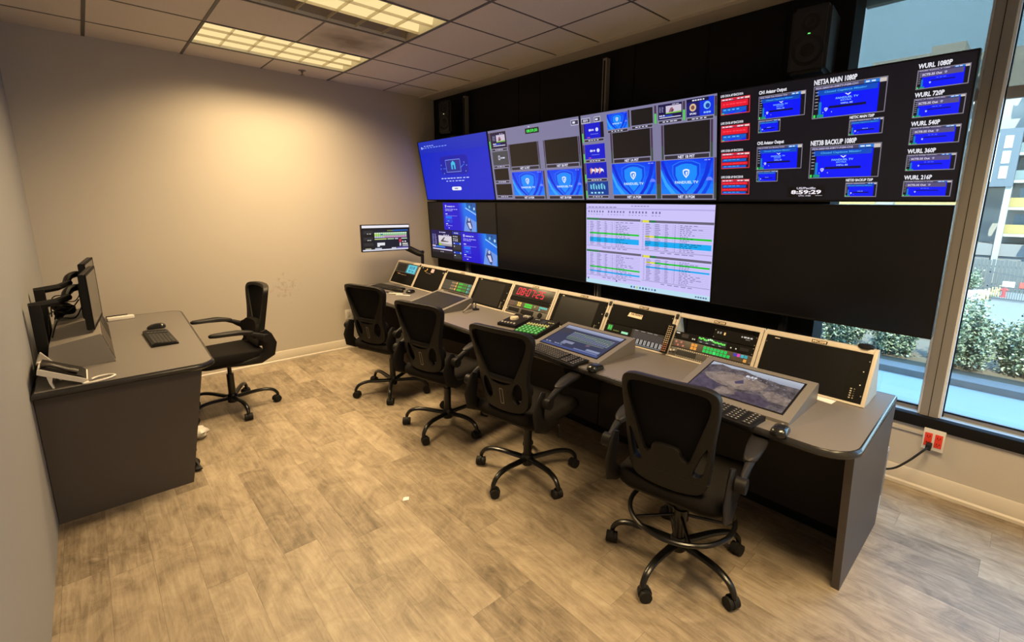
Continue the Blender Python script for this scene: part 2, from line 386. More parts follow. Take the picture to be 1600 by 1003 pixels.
# windows: jamb, mullions, glass
m_glass = bpy.data.materials.new('window_glass'); m_glass.use_nodes = True
nt = m_glass.node_tree; nt.nodes.clear(); o_ = nt.nodes.new('ShaderNodeOutputMaterial'); tr = nt.nodes.new('ShaderNodeBsdfTransparent'); gl = nt.nodes.new('ShaderNodeBsdfGlossy'); mx = nt.nodes.new('ShaderNodeMixShader')
tr.inputs[0].default_value = (0.86, 0.95, 0.95, 1); gl.inputs['Roughness'].default_value = 0.02; mx.inputs[0].default_value = 0.05
nt.links.new(tr.outputs[0], mx.inputs[1]); nt.links.new(gl.outputs[0], mx.inputs[2]); nt.links.new(mx.outputs[0], o_.inputs[0])
def mullion(y0, y1, wide=True):
    q = MB(); q.box((3.755, y0, 0.44), (3.79, y1, 2.87), m_mull); q.box((3.79, y0+0.02, 0.44), (3.94, y1-0.02, 2.87), m_mull); q.box((3.753, (y0+y1)/2-0.001, 0.45), (3.756, (y0+y1)/2+0.002, 2.87), m_black)
    for y, s in ((y0, -1), (y1, 1)):
        q.box((3.775, y, 0.45), (3.83, y+s*0.012, 2.87), m_alu); q.box((3.825, y+s*0.012, 0.45), (3.84, y+s*0.018, 2.87), m_black)
    return q
def window(n, y0, y1):
    q = MB(); q.box((3.84, y0, 0.45), (3.89, y1, 0.475), m_mull); q.box((3.835, y0, 0.475), (3.845, y1, 0.482), m_black); q.box((3.84, y0, 2.82), (3.89, y1, 2.87), m_mull)
    w = struct(q.build('window_%d' % n, m_mull))
    g = MB(); g.box((3.862, y0, 0.47), (3.868, y1, 2.83)); g.build('pane', m_glass, w)
mul = [(-5.008, -4.925), (-6.05, -5.95), (-7.1, -7.0)]
q = mullion(*mul[0]); struct(q.build('trim_5', m_mull)); q = mullion(*mul[1]); struct(q.build('trim_6', m_mull))
q = MB(); q.box((3.79, -4.322, 0.45), (3.86, -4.22, 2.87), mat('jamb_paint', (0.42, 0.48, 0.60), 0.4)); q.box((3.785, -4.336, 0.45), (3.85, -4.322, 2.87), m_alu); q.box((3.785, -4.275, 0.45), (3.79, -4.262, 2.87), m_alu); struct(q.build('trim_7', m_alu))
window(1, -4.925, -4.336); window(2, -5.95, -5.008); window(3, -7.2, -6.05)
# roller shades, part way down
m_shade = bpy.data.materials.new('solar_shade_fabric'); m_shade.use_nodes = True
nt = m_shade.node_tree; nt.nodes.clear(); o_ = nt.nodes.new('ShaderNodeOutputMaterial'); tr = nt.nodes.new('ShaderNodeBsdfTransparent'); df = nt.nodes.new('ShaderNodeBsdfDiffuse'); tl = nt.nodes.new('ShaderNodeBsdfTranslucent')
m1 = nt.nodes.new('ShaderNodeMixShader'); m2 = nt.nodes.new('ShaderNodeMixShader'); nz = nt.nodes.new('ShaderNodeTexNoise'); nz.inputs['Scale'].default_value = 260; tcn = nt.nodes.new('ShaderNodeTexCoord')
mr = nt.nodes.new('ShaderNodeMapRange'); mr.inputs[3].default_value = 0.58; mr.inputs[4].default_value = 0.70
nt.links.new(tcn.outputs['Object'], nz.inputs['Vector']); nt.links.new(nz.outputs['Fac'], mr.inputs[0])
tr.inputs[0].default_value = (0.72, 0.66, 0.58, 1); df.inputs[0].default_value = (0.16, 0.19, 0.20, 1); tl.inputs[0].default_value = (0.16, 0.20, 0.21, 1)
m1.inputs[0].default_value = 0.5; nt.links.new(df.outputs[0], m1.inputs[1]); nt.links.new(tl.outputs[0], m1.inputs[2])
nt.links.new(mr.outputs[0], m2.inputs[0]); nt.links.new(m1.outputs[0], m2.inputs[1]); nt.links.new(tr.outputs[0], m2.inputs[2]); nt.links.new(m2.outputs[0], o_.inputs[0])
for k, (y0, y1, lab) in enumerate(((-4.92, -4.338, 'grey solar roller shade half down over window beside the black wall'), (-5.94, -5.025, 'grey solar roller shade half down over window right of the wide mullion'), (-7.15, -6.06, 'grey solar roller shade half down over the rearmost window'))):
    t = thing('roller_shade', lab, 'window shade', (3.785 if k == 0 else 3.82, (y0+y1)/2, 2.24), group='roller shades on the window wall'); w = (y1-y0)/2
    q = MB(); q.box((-0.001, -w, 0.02), (0.001, w, 0.6)); q.build('shade_fabric', m_shade, t)
    q = MB(); q.box((-0.012, -w, -0.035), (0.012, w, 0.025), bev=0.005); q.build('hem_bar', m_mull, t)

# ------------------------------------------------------------------ ceiling lights
m_refl = mat('lamp_reflector', (0.75, 0.70, 0.58), 0.35)
m_blade = mat('louver_blade', (0.70, 0.62, 0.46), 0.3, metal=0.2)
def troffer(k, y0, y1, label):
    t = thing('ceiling_light', label, 'ceiling light', (LX0, y1, H), group='recessed ceiling lights'); w = LX1-LX0; h = y0-y1
    q = MB(); e = 0.012
    q.box((0, 0, 0.0), (e, h, 0.11)); q.box((w-e, 0, 0), (w, h, 0.11)); q.box((e, 0, 0), (w-e, e, 0.11)); q.box((e, h-e, 0), (w-e, h, 0.11)); q.box((0, 0, 0.11), (w, h, 0.125))
    q.build('housing', m_refl, t)
    q = MB(); q.box((-0.008, -0.008, -0.006), (w+0.008, 0.01, 0)); q.box((-0.008, h-0.01, -0.006), (w+0.008, h+0.008, 0)); q.box((-0.008, 0.01, -0.006), (0.01, h-0.01, 0)); q.box((w-0.01, 0.01, -0.006), (w+0.008, h-0.01, 0))
    q.build('trim_frame', m_grid, t)
    rows = 3; rh = (h-2*e)/rows
    for r in range(rows):
        dead = (k == 1 and r == 2)
        ya = e + r*rh; yb = ya+rh; ym = (ya+yb)/2
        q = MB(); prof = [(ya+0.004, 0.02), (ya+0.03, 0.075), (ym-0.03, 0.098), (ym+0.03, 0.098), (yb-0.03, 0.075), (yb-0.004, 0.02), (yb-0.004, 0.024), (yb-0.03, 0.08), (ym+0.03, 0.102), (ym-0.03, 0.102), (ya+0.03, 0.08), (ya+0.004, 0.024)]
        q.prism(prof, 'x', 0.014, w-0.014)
        q.build('reflector', emis((255, 226, 160), 1.0) if not dead else mat('unlit_reflector', (0.30, 0.25, 0.18), 0.4), t)  # lit reflectors glow by emission in place of the tubes' bounced light
        q = MB(); q.cyl((0.03, ym, 0.072), (w-0.03, ym, 0.072), 0.0125, seg=10)
        q.build('tube', emis((255, 240, 195), 1.6) if not dead else m_lgrey, t)
    q = MB()
    for r in range(1, rows): q.box((e, e+r*rh-0.0015, 0.004), (w-e, e+r*rh+0.0015, 0.032))
    for c in range(1, 6): q.box((w*c/6-0.0012, e, 0.004), (w*c/6+0.0012, h-e, 0.026))
    q.build('louver', m_blade, t)
    ld = bpy.data.lights.new('tube_light', 'AREA'); ld.shape = 'RECTANGLE'; ld.size = w-0.1; ld.size_y = (h-0.08)*(0.66 if k == 1 else 1); ld.energy = LAMP_W*(0.66, 0.95, 0.80, 0.45)[k]; ld.color = LAMP_COL; ld.spread = math.radians(142)
    lo = bpy.data.objects.new('tube_light', ld); COL.objects.link(lo); lo.parent = t; lo.location = (w/2, h/2 - (h/6 if k == 1 else 0), 0.0)
labs = ['bright recessed ceiling light nearest the far wall, all three rows lit', 'recessed ceiling light second from the far wall, its far row of louvers dark', 'recessed ceiling light above the camera', 'recessed ceiling light nearest the back wall']
for k, (i0, i1, a, b) in enumerate(LIGHTS): troffer(k, a, b, labs[k])
# sprinkler head
q = MB(); q.lathe([(0.001, 0), (0.034, 0), (0.034, -0.004), (0.012, -0.008), (0.012, -0.02), (0.006, -0.022), (0.006, -0.038), (0.018, -0.04), (0.018, -0.043), (0.001, -0.043)], (1.99, -0.20, H), m_grey)
tag(q.build('sprinkler_head', m_grey), 'small sprinkler head on the ceiling between the light and far wall', 'sprinkler')
# wall plates
for x, lab in ((2.35, 'blank white wall plate on the far wall left of the console'), (2.47, 'white outlet plate on the far wall behind the first chair')):
    t = thing('wall_plate', lab, 'wall plate', (x, 0, 0.34))
    q = MB(); q.box((-0.036, -0.007, 0), (0.036, 0, 0.115), bev=0.002); q.build('plate', m_white, t)
    q = MB(); q.box((-0.017, -0.009, 0.025), (0.017, -0.006, 0.09), bev=0.001); q.build('insert', m_lgrey, t)
# ------------------------------------------------------------------ office chairs (face +X, origin on the floor under the column)
def back_point(p, q):
    """p sideways, q height -> point on the curved raked back"""
    x = -0.210 - 0.175*(q-0.50) + 0.75*p*p
    return Vector((x, p, q))
def bend(bm, dx=0.0):
    for v in bm.verts:
        b = back_point(v.co.x, v.co.y); v.co = Vector((b.x - v.co.z + dx, b.y, b.z))
def from_plate(outer, holes, th, name, m, parent, dx=0.0, bev=0.004):
    bm = plate(outer, holes, th, True, bev); bend(bm, dx)
    q = MB(); q.bm.free(); q.bm = bm
    for f in bm.faces: f.material_index = 0
    return q.build(name, m, parent, ang=0.7)
def smooth_loop(P, n=6): return [(v.x, v.y) for v in catmull([(a, b, 0) for a, b in P], n, True)]
def sym(P): return P + [(-a, b) for a, b in P[::-1]]
m_net = mat('back_mesh_net', (0.004, 0.004, 0.005), 0.8, bump=0.4, bscale=900, spec=0.15)
def chair(name, label, stool=False, phase=0.0, seat_z=0.0):
    t = thing(name, label, 'office chair')
    dz = seat_z
    q = MB()
    q.lathe([(0.001, 0.135), (0.030, 0.135), (0.036, 0.125), (0.038, 0.075), (0.034, 0.065), (0.001, 0.065)]); q.build('base_hub', m_blackm, t)
    for k in range(5):
        a = math.radians(phase + 72*k); c, s_ = math.cos(a), math.sin(a)
        P = [(0.025, 0.105), (0.09, 0.112), (0.17, 0.122), (0.235, 0.122), (0.285, 0.107), (0.312, 0.078), (0.318, 0.058)]
        pts = catmull([(r*c, r*s_, z) for r, z in P], 3)
        n = len(pts); rad = [(0.021-0.009*i/(n-1), 0.015-0.003*i/(n-1)) for i in range(n)]
        q = MB(); q.sweep(pts, rad, seg=10); lg = q.build('leg', m_blackm, t)
        # caster: two wheels under a hood, trailing sideways
        b = a + math.radians(60 + 37*k); ux, uy = math.cos(b), math.sin(b); px, py = -uy, ux
        cx, cy = 0.318*c + ux*0.012, 0.318*s_ + uy*0.012
        q = MB()
        for sgn in (-1, 1):
            q.cyl((cx+px*0.006*sgn, cy+py*0.006*sgn, 0.027), (cx+px*0.026*sgn, cy+py*0.026*sgn, 0.027), 0.027, seg=18)
        q.cyl((cx-px*0.007, cy-py*0.007, 0.030), (cx+px*0.007, cy+py*0.007, 0.030), 0.030, seg=18)
        q.cyl((0.318*c, 0.318*s_, 0.045), (0.318*c, 0.318*s_, 0.066), 0.009, seg=10)
        q.build('caster', m_rubber, lg)
    q = MB(); q.cyl((0, 0, 0.10), (0, 0, 0.30+dz*0.5), 0.026, seg=18); q.cyl((0, 0, 0.30+dz*0.5), (0, 0, 0.395+dz), 0.0145, m_blackm, seg=14)
    q.mats[0] if q.mats else None
    q.build('gas_column', m_blackm, t)
    q = MB(); q.box((-0.12, -0.075, 0.385+dz), (0.11, 0.075, 0.425+dz), bev=0.01); q.box((-0.06, -0.2, 0.418+dz), (0.0, 0.2, 0.432+dz), bev=0.004)
    q.build('tilt_mechanism', m_blackp, t)
    q = MB(); q.sweep(catmull([(0.02, -0.07, 0.40+dz), (0.02, -0.16, 0.395+dz), (0.015, -0.215, 0.385+dz), (0.01, -0.225, 0.355+dz), (0.012, -0.222, 0.345+dz)], 4), 0.004, seg=8)
    q.sweep([(0.012, -0.222, 0.348+dz), (0.014, -0.222, 0.335+dz), (0.014, -0.222, 0.315+dz), (0.012, -0.222, 0.305+dz)], [(0.006, 0.004), (0.013, 0.005), (0.013, 0.005), (0.006, 0.004)], seg=10, up=(1, 0, 0))
    q.build('height_lever', m_blackp, t)
    # seat: rounded cushion with a waterfall front
    def ring(grow, z, droop):
        pts = []
        for x, y in rrect(-0.23, -0.245, 0.255, 0.245, 0.085, 6):
            x2 = 0.0125 + (x-0.0125)*grow; y2 = y*grow
            f = max(0, (x2-0.12)/0.14); pts.append((x2, y2, z+dz - droop*f*f*0.03 - 0.012*(1-(y2/0.245)**2)*(1 if z > 0.47 else 0)))
        return pts
    q = MB(); q.loft([ring(0.90, 0.435, 0.4), ring(0.985, 0.442, 0.6), ring(1.0, 0.462, 0.9), ring(0.985, 0.485, 1), ring(0.93, 0.502, 1), ring(0.78, 0.510, 1), ring(0.4, 0.512, 1)]); q.build('seat', m_fabric, t, ang=1.2)
    q = MB(); q.loft([[(x*0.93, y*0.93, 0.425+dz) for x, y in rrect(-0.23, -0.245, 0.245, 0.245, 0.085, 6)], [(x*0.95, y*0.95, 0.445+dz) for x, y in rrect(-0.23, -0.245, 0.25, 0.245, 0.085, 6)]]); q.build('seat_shell', m_blackp, t)
    o0 = Vector((0, 0, 0))
    if not stool:
        outer = smooth_loop(sym([(0.09, 0.505), (0.155, 0.54), (0.172, 0.62), (0.170, 0.70), (0.188, 0.80), (0.216, 0.90), (0.221, 0.96), (0.185, 0.99), (0.08, 1.0)]))
        win = smooth_loop(sym([(0.035, 0.672), (0.085, 0.70), (0.135, 0.79), (0.178, 0.885), (0.189, 0.945), (0.155, 0.968), (0.06, 0.974)]))
        o1 = smooth_loop([(0.070, 0.60), (0.098, 0.562), (0.130, 0.595), (0.138, 0.66), (0.118, 0.692), (0.088, 0.665)])
        o2 = [(-a, b) for a, b in o1[::-1]]
        holes = [win, o1, o2]
    else:
        outer = smooth_loop(sym([(0.09, 0.50), (0.155, 0.53), (0.174, 0.62), (0.185, 0.76), (0.198, 0.88), (0.196, 0.955), (0.16, 0.985), (0.075, 0.993)]))
        win = smooth_loop(sym([(0.046, 0.70), (0.064, 0.665), (0.094, 0.655), (0.132, 0.77), (0.166, 0.885), (0.166, 0.94), (0.135, 0.960), (0.055, 0.967)]))
        o1 = smooth_loop([(0.110, 0.60), (0.140, 0.60), (0.156, 0.65), (0.163, 0.73), (0.150, 0.715), (0.126, 0.655)])
        o2 = [(-a, b) for a, b in o1[::-1]]
        holes = [win, o1, o2]
    fr = from_plate(outer, holes, 0.030, 'back_frame', m_frame, t)
    mesh_out = [(a*1.05, 0.82+(b-0.82)*1.05) for a, b in win]
    from_plate(mesh_out, [], 0.004, 'back_mesh', m_net, t, dx=0.006, bev=0)
    if not stool:
        def rr(x0, y0, x1, y1, r): return rrect(x0, y0, x1, y1, r, 3)
        sl = from_plate(rr(-0.013, 0.545, 0.013, 0.645, 0.008), [rr(-0.008, 0.552, 0.008, 0.638, 0.005)], 0.010, 'slot_trim', m_grey, fr, dx=-0.013, bev=0.001)
        q = MB(); q.sweep([back_point(p, 0.70+0.9*p*p*0) + Vector((-0.008, 0, 0)) for p in (-0.10, -0.05, 0, 0.05, 0.10)], (0.022, 0.010) and [(0.010, 0.018)]*5, seg=10); q.build('lumbar_pad', m_blackp, t)
        from_plate(smooth_loop(sym([(0.09, 0.575), (0.15, 0.60), (0.165, 0.66), (0.13, 0.705), (0.06, 0.715)])), [], 0.03, 'lumbar_cushion', m_fabric, t, dx=0.028, bev=0.008)
    else:
        q = MB(); q.sweep([back_point(p, 0.735-0.9*p*p) + Vector((0.014, 0, 0)) for p in (-0.14, -0.10, -0.05, 0, 0.05, 0.10, 0.14)], [(0.006, 0.016)]*7, seg=8); q.build('lumbar_band', m_frame, t)
        q = MB(); q.sweep([back_point(p, 0.575-0.35*p*p) + Vector((-0.016, 0, 0)) for p in (-0.17, -0.11, -0.05, 0, 0.05, 0.11, 0.17)], 0.0045, seg=8); q.build('back_ridge', m_frame, t)
    # side brackets from seat to back, armrests
    for s_ in (-1, 1):
        q = MB(); P = [(0.10, 0.20, 0.430), (-0.04, 0.235, 0.430), (-0.16, 0.250, 0.440), (-0.225, 0.252, 0.485), (-0.235, 0.250, 0.55), (-0.215, 0.250, 0.62), (-0.20, 0.250, 0.665)]
        R_ = [(0, 0.010), (0, 0.018), (0, 0.032), (0, 0.050), (0, 0.054), (0, 0.045), (0, 0.022)]
        pts = [Vector((a, b*s_, c+dz*0.9)) for a, b, c in P]
        q.sweep(pts, R_, seg=12, up=(0, 1, 0)) if False else None
        # thick flat strap: width in the XZ plane, thin sideways
        rings = []
        for k, p in enumerate(pts):
            tg = (pts[min(k+1, 6)] - pts[max(k-1, 0)]).normalized(); nrm = Vector((0, 1, 0)).cross(tg).normalized(); wd = R_[k][1]; th = 0.011
            rings.append([p + nrm*(wd*math.cos(a)) + Vector((0, th*math.sin(a), 0)) for a in [2*PI*j/12 for j in range(12)]])
        q.loft(rings); q.build('side_bracket', m_frame, t)
        ar = MB()
        P = [(-0.205, 0.283, 0.612), (-0.17, 0.285, 0.632), (-0.13, 0.287, 0.655), (-0.08, 0.288, 0.672), (-0.02, 0.287, 0.680), (0.06, 0.285, 0.682), (0.13, 0.282, 0.680)]
        pts = [Vector((a, b*s_, c+dz*0.9)) for a, b, c in P]; rings = []
        hs = [0.026, 0.024, 0.018, 0.013, 0.010, 0.009, 0.005]
        ws = [0.014, 0.014, 0.016, 0.020, 0.022, 0.022, 0.018]
        for k, p in enumerate(pts):
            tg = (pts[min(k+1, 6)] - pts[max(k-1, 0)]).normalized(); nrm = Vector((0, 1, 0)).cross(tg).normalized()
            rings.append([p + nrm*(hs[k]*math.cos(a)) + Vector((0, ws[k]*math.sin(a), 0)) for a in [2*PI*j/12 for j in range(12)]])
        ar.loft(rings); ar.cyl((-0.205, s_*0.266, 0.612+dz*0.9), (-0.205, s_*0.306, 0.612+dz*0.9), 0.031, seg=20)
        arm = ar.build('armrest', m_frame, t)
        q = MB(); z0 = 0.684+dz*0.9
        o_ = [(x, y*s_) for x, y in smooth_loop([(-0.125, 0.285), (-0.10, 0.262), (0.02, 0.250), (0.13, 0.252), (0.165, 0.278), (0.14, 0.306), (0.02, 0.322), (-0.09, 0.312)])]
        zf = lambda x: z0 - 0.020*max(0, (-0.03-x)/0.1)
        q.loft([[(x*0.97, y*0.99, zf(x)-0.004) for x, y in o_], [(x, y, zf(x)+0.004) for x, y in o_], [(x, y, zf(x)+0.014) for x, y in o_], [(0.02+(x-0.02)*0.92, s_*0.286+(y-s_*0.286)*0.85, zf(x)+0.021) for x, y in o_]])
        q.build('arm_pad', m_pad, arm, ang=1.0)
    if stool:
        q = MB(); q.sweep([(0.232*math.cos(a), 0.232*math.sin(a), 0.262) for a in [2*PI*j/40 for j in range(40)]], 0.011, seg=10, closed=True)
        for k in range(5):
            a = math.radians(phase+36+72*k); q.cyl((0.026*math.cos(a), 0.026*math.sin(a), 0.25), (0.228*math.cos(a), 0.228*math.sin(a), 0.262), 0.007, seg=8)
        q.cyl((0, 0, 0.225), (0, 0, 0.28), 0.036, seg=18)
        q.build('foot_ring', m_blackm, t)
    return t
R_ = math.radians
def place(o, x, y, deg): o.location = (x, y, 0); o.rotation_euler = (0, 0, R_(deg)); return o
CH = [(2.115, -3.28, 10, 35, 'black mesh office chair third from the far wall, below the green-keyed button keypad'),
      (2.11, -2.395, 13, 48, 'black mesh office chair second from the far wall, below the dark touch display'),
      (2.12, -1.50, 17, 5, 'black mesh office chair nearest the far wall, beside the white wall plates')]
for i, (x, y, a, ph, lab) in enumerate(CH):
    c = place(chair('office_chair', lab, phase=ph), x, y, a); c['group'] = 'office chairs along the console'
c = place(chair('office_chair', 'black mesh office chair pulled up to the small grey desk, facing left', phase=68-190), 0.985, -1.0, 183)
c = place(chair('drafting_stool', 'black mesh drafting chair with a foot ring at the near end of the console', stool=True, phase=30, seat_z=0.0), 2.14, -4.305, 9); c['category'] = 'drafting chair'

# ------------------------------------------------------------------ long control console
ZT = 0.74
TZ = 0.7425
def desk_top(t, outline, z0=0.705, band=0.03):
    """laminate top with a dark bullnose band"""
    n = len(outline); cx = sum(p[0] for p in outline)/n; cy = sum(p[1] for p in outline)/n
    def off(d):
        out = []
        for k in range(n):
            a = Vector((*outline[k-1], 0)); b = Vector((*outline[k], 0)); c_ = Vector((*outline[(k+1) % n], 0))
            nn = ((b-a).normalized() + (c_-b).normalized()).cross(Vector((0, 0, 1))).normalized()
            out.append((b.x + nn.x*d, b.y + nn.y*d))
        return out
    q = MB(); i = off(-0.004); q.prism(i, 'z', z0+0.006, ZT, m_lam); q.build('desktop', m_lam, t)
    q = MB(); q.loft([[(x, y, z) for x, y in off(d)] for d, z in ((-0.03, z0-0.001), (-0.002, z0+0.001), (0.008, z0+0.009), (0.010, z0+0.018), (0.007, z0+0.028), (0.0, ZT+0.0005), (-0.006, ZT+0.0008), (-0.03, z0+0.004))], cap=False, closed=True)
    q.build('edge_band', m_edge, t)
con = thing('control_console', 'long grey laminate control console running under the wall of displays', 'console desk', (2.24, -4.92, 0))
def rel(o, root):
    o.location = -Vector(root.location); return o
def L(pts, root): return [(x-root.location.x, y-root.location.y) for x, y in pts]
desk_top(con, L([(3.125, -0.14), (2.355, -0.14)] + [(2.245+0.11-0.11*math.sin(R_(a)), -0.14-0.11+0.11*math.cos(R_(a))) for a in range(10, 91, 13)] + [(2.245+0.13-0.13*math.cos(R_(a)), -4.905+0.13-0.13*math.sin(R_(a))) for a in range(0, 91, 10)] + [(3.115, -4.885)], con))
ox, oy = 2.24, -4.92
q = MB(); q.prism([(2.385-ox, 0.703), (2.50-ox, 0.0), (3.16-ox, 0.0), (3.16-ox, 0.703)], 'y', -4.885-oy, -4.855-oy, m_lamd); q.build('end_panel', m_lamd, con)
q = MB(); q.prism([(2.385-ox, 0.703), (2.50-ox, 0.0), (3.10-ox, 0.0), (3.10-ox, 0.703)], 'y', -0.20-oy, -0.17-oy, m_lamd); q.build('end_panel', m_lamd, con)
ds = [-4.855, -4.05, -3.23, -2.42, -1.61, -0.80, -0.20]
for a, b in zip(ds, ds[1:]):
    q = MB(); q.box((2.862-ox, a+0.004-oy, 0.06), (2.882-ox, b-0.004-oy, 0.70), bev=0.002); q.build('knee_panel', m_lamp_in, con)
q = MB(); q.box((2.875-ox, -4.865-oy, 0.0), (2.90-ox, -0.20-oy, 0.70)); q.build('plinth', m_black, con)
for y in (-1.61, -3.23):
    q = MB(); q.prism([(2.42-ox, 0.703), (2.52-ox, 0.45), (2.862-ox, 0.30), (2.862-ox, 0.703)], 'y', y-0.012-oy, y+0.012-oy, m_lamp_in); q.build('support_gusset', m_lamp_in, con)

# equipment turrets leaning back along the rear of the console
TS, TP, TY0 = 0.5195, 0.524, -0.105
SL = math.atan2(0.135, 0.245); FL = 0.281          # slope from vertical, face length
def face_matrix(x, y, z, slope):
    u = Vector((0, -1, 0)); v = Vector((math.sin(slope), 0, math.cos(slope))); w = u.cross(v)
    return Matrix(((u.x, v.x, w.x, x), (u.y, v.y, w.y, y), (u.z, v.z, w.z, z), (0, 0, 0, 1)))
def TM(k): return face_matrix(2.812, TY0 - TP*k, 0.7428, SL)
tur_lab = ['nearest the far wall, holding the small cyan display', 'holding the black panel with stickers, second from the far wall', 'holding green and teal lit buttons behind the dark touch display',
 'holding the blank monitor left of the red clock', 'holding the red digital clock', 'holding the blank monitor right of the red clock', 'marked MC207, holding the black panel with a paper label', 'marked MC208, holding the orange and green buttons', 'marked MC209, last at the near end']
tags = [None, None, 'MC203', 'MC204', 'MC205', 'MC206', 'MC207', 'MC208', 'MC209']
turrets = []
for k in range(9):
    t = thing('equipment_turret', 'beige sloped turret frame ' + tur_lab[k], 'equipment turret', group='beige equipment turrets on the console', M=TM(k))
    b = 0.017
    q = MB(); wd = TS
    for x0, x1 in ((0, b), (wd-b, wd)): q.box((x0, 0, -0.012), (x1, FL, 0), bev=0.0015)
    q.box((b, FL-0.022, -0.012), (wd-b, FL, 0), bev=0.0015); q.box((b, 0, -0.012), (wd-b, 0.010, 0))
    q.build('face_frame', m_beige, t)
    q = MB(); ss, cc = math.sin(SL), math.cos(SL)
    def loc(dx, dz): return (dx*ss + dz*cc, -dx*cc + dz*ss)   # world offset (x, z) -> local (v, w)
    out = [loc(0, 0), loc(0.135, 0.245), loc(0.165, 0.245), loc(0.24, 0.002)]
    out[0] = (0.0, -0.0125); out[1] = (FL, -0.0125)
    for x0, x1 in ((0.001, 0.006), (wd-0.006, wd-0.001)):
        q = MB(); q.prism(out, 'x', x0, x1); q.build('side_panel', mat('turret_side_paint', (0.50, 0.53, 0.50), 0.5), t)
    q = MB(); a, c_, d_ = out[1], out[2], out[3]
    for (p, r) in ((a, c_), (c_, d_)):
        if k == 7 and p is c_: continue
        q.quadpoly([(0.006, p[0], p[1]), (wd-0.006, p[0], p[1]), (wd-0.006, r[0], r[1]), (0.006, r[0], r[1])])
    q.build('back_cover', m_beige, t, smooth=False)
    if tags[k]:
        q = MB(); q.box((0.235, FL-0.019, -0.001), (0.305, FL-0.003, 0.0012)); pl = q.build('name_tag', m_black, t)
        cv = Canvas(0.07, 0.016, None, 0.0013, lit=False, off=(0.235, FL-0.019)); cv.text(tags[k], 0.06, 0.12, 0.94, 0.88, (225, 205, 170), 1); cv.build('tag_lettering', pl)
    turrets.append(t)
X0, X1, Y0, Y1 = 0.018, TS-0.018, 0.011, FL-0.022     # opening of a turret
def rack_panel(k, name, label, cat, y0, y1, m=m_rack, group=None, th=0.006, x0=X0, x1=X1):
    """a flat rack unit filling part of turret k; fractions of the opening height"""
    M = TM(k) @ Matrix.Translation((x0, Y0 + (Y1-Y0)*y0, 0.0))
    t = thing(name, label, cat, group=group, M=M); w = x1-x0; h = (Y1-Y0)*(y1-y0)-0.0015
    q = MB(); q.box((0, 0, -0.05), (w, h, -0.006)); q.box((0, 0, -0.006), (w, h, -0.006+th), bev=0.001); q.build('chassis', m, t)
    q = MB()
    for x in (0.006, w-0.006):
        for y in (h*0.15, h*0.85): q.cyl((x, y, th-0.006), (x, y, th-0.004), 0.003, seg=8)
    q.build('mounting_screws', m_grey, t)
    return t, w, h
def panel_art(t, w, h, lit=True, z=0.0): return Canvas(w, h, None, 0.0003+z, lit)
def rack_monitor(k, label, dark=False):
    t, w, h = rack_panel(k, 'rack_monitor', label, 'rack monitor', 0, 1, m_rack, 'blank rack monitors in the turrets')
    q = MB(); q.box((w*0.075, h*0.06, -0.001), (w*0.84, h*0.93, 0.0012)); q.build('screen', mat('rack_screen', (0.004, 0.004, 0.005), 0.3, spec=0.3), t)
    cv = panel_art(t, w, h, False, 0.001); cv.scribble(0.09, 0.945, 0.17, 0.965, (200, 190, 170), 1, 1)
    for j in range(5): cv.rect(0.89, 0.07+0.045*j, 0.905, 0.09+0.045*j, (190, 180, 160)); cv.rect(0.92, 0.07+0.05*j, 0.93, 0.095+0.04*j, (150, 140, 120))
    cv.rect(0.955, 0.35, 0.965, 0.37, (230, 230, 220)); cv.rect(0.955, 0.62, 0.965, 0.64, (230, 230, 220)); cv.build('front_markings', t)
    return t
# turret 0: small box with cyan display
t, w, h = rack_panel(0, 'rack_display_unit', 'dark rack unit with a lit cyan display in the turret nearest the far wall', 'rack unit', 0.52, 1.0, mat('dull_grey_panel', (0.06, 0.055, 0.05), 0.5))
cv = panel_art(t, w, h); cv.rect(0.08, 0.12, 0.46, 0.86, (18, 16, 14)); cv.rect(0.52, 0.06, 0.95, 0.94, (60, 150, 165)); cv.rect(0.56, 0.12, 0.91, 0.88, (95, 205, 222), 2)
for x0, y0, x1, y1 in ((0.62, 0.5, 0.7, 0.8), (0.72, 0.42, 0.76, 0.8), (0.78, 0.5, 0.86, 0.8), (0.62, 0.2, 0.72, 0.4), (0.76, 0.2, 0.86, 0.36)): cv.rect(x0, y0, x1, y1, (60, 140, 165), 3)
cv.build('display', t)
t, w, h = rack_panel(0, 'rack_blank_panel', 'plain black rack panel under the cyan display', 'rack panel', 0, 0.51, m_rack)
cv = panel_art(t, w, h, False); cv.rect(0.2, 0.86, 0.32, 0.94, (150, 130, 110)); cv.rect(0.36, 0.82, 0.62, 0.9, (120, 100, 90)); cv.rect(0.18, 0.86, 0.2, 0.94, (190, 60, 50)); cv.build('front_markings', t)
# turret 1
t, w, h = rack_panel(1, 'rack_blank_panel', 'black rack panel with small stickers along its top edge', 'rack panel', 0, 1, m_rack)
cv = panel_art(t, w, h, False)
for x0, y0, x1, y1, c in ((0.08, 0.93, 0.11, 0.96, (220, 220, 210)), (0.2, 0.80, 0.28, 0.84, (170, 150, 60)), (0.27, 0.86, 0.31, 0.94, (190, 150, 70)), (0.46, 0.80, 0.58, 0.97, (190, 170, 180)), (0.38, 0.72, 0.5, 0.75, (110, 100, 90)), (0.28, 0.74, 0.36, 0.77, (120, 105, 90)), (0.93, 0.86, 0.96, 0.9, (210, 210, 200))): cv.rect(x0, y0, x1, y1, c)
cv.build('stickers', t)
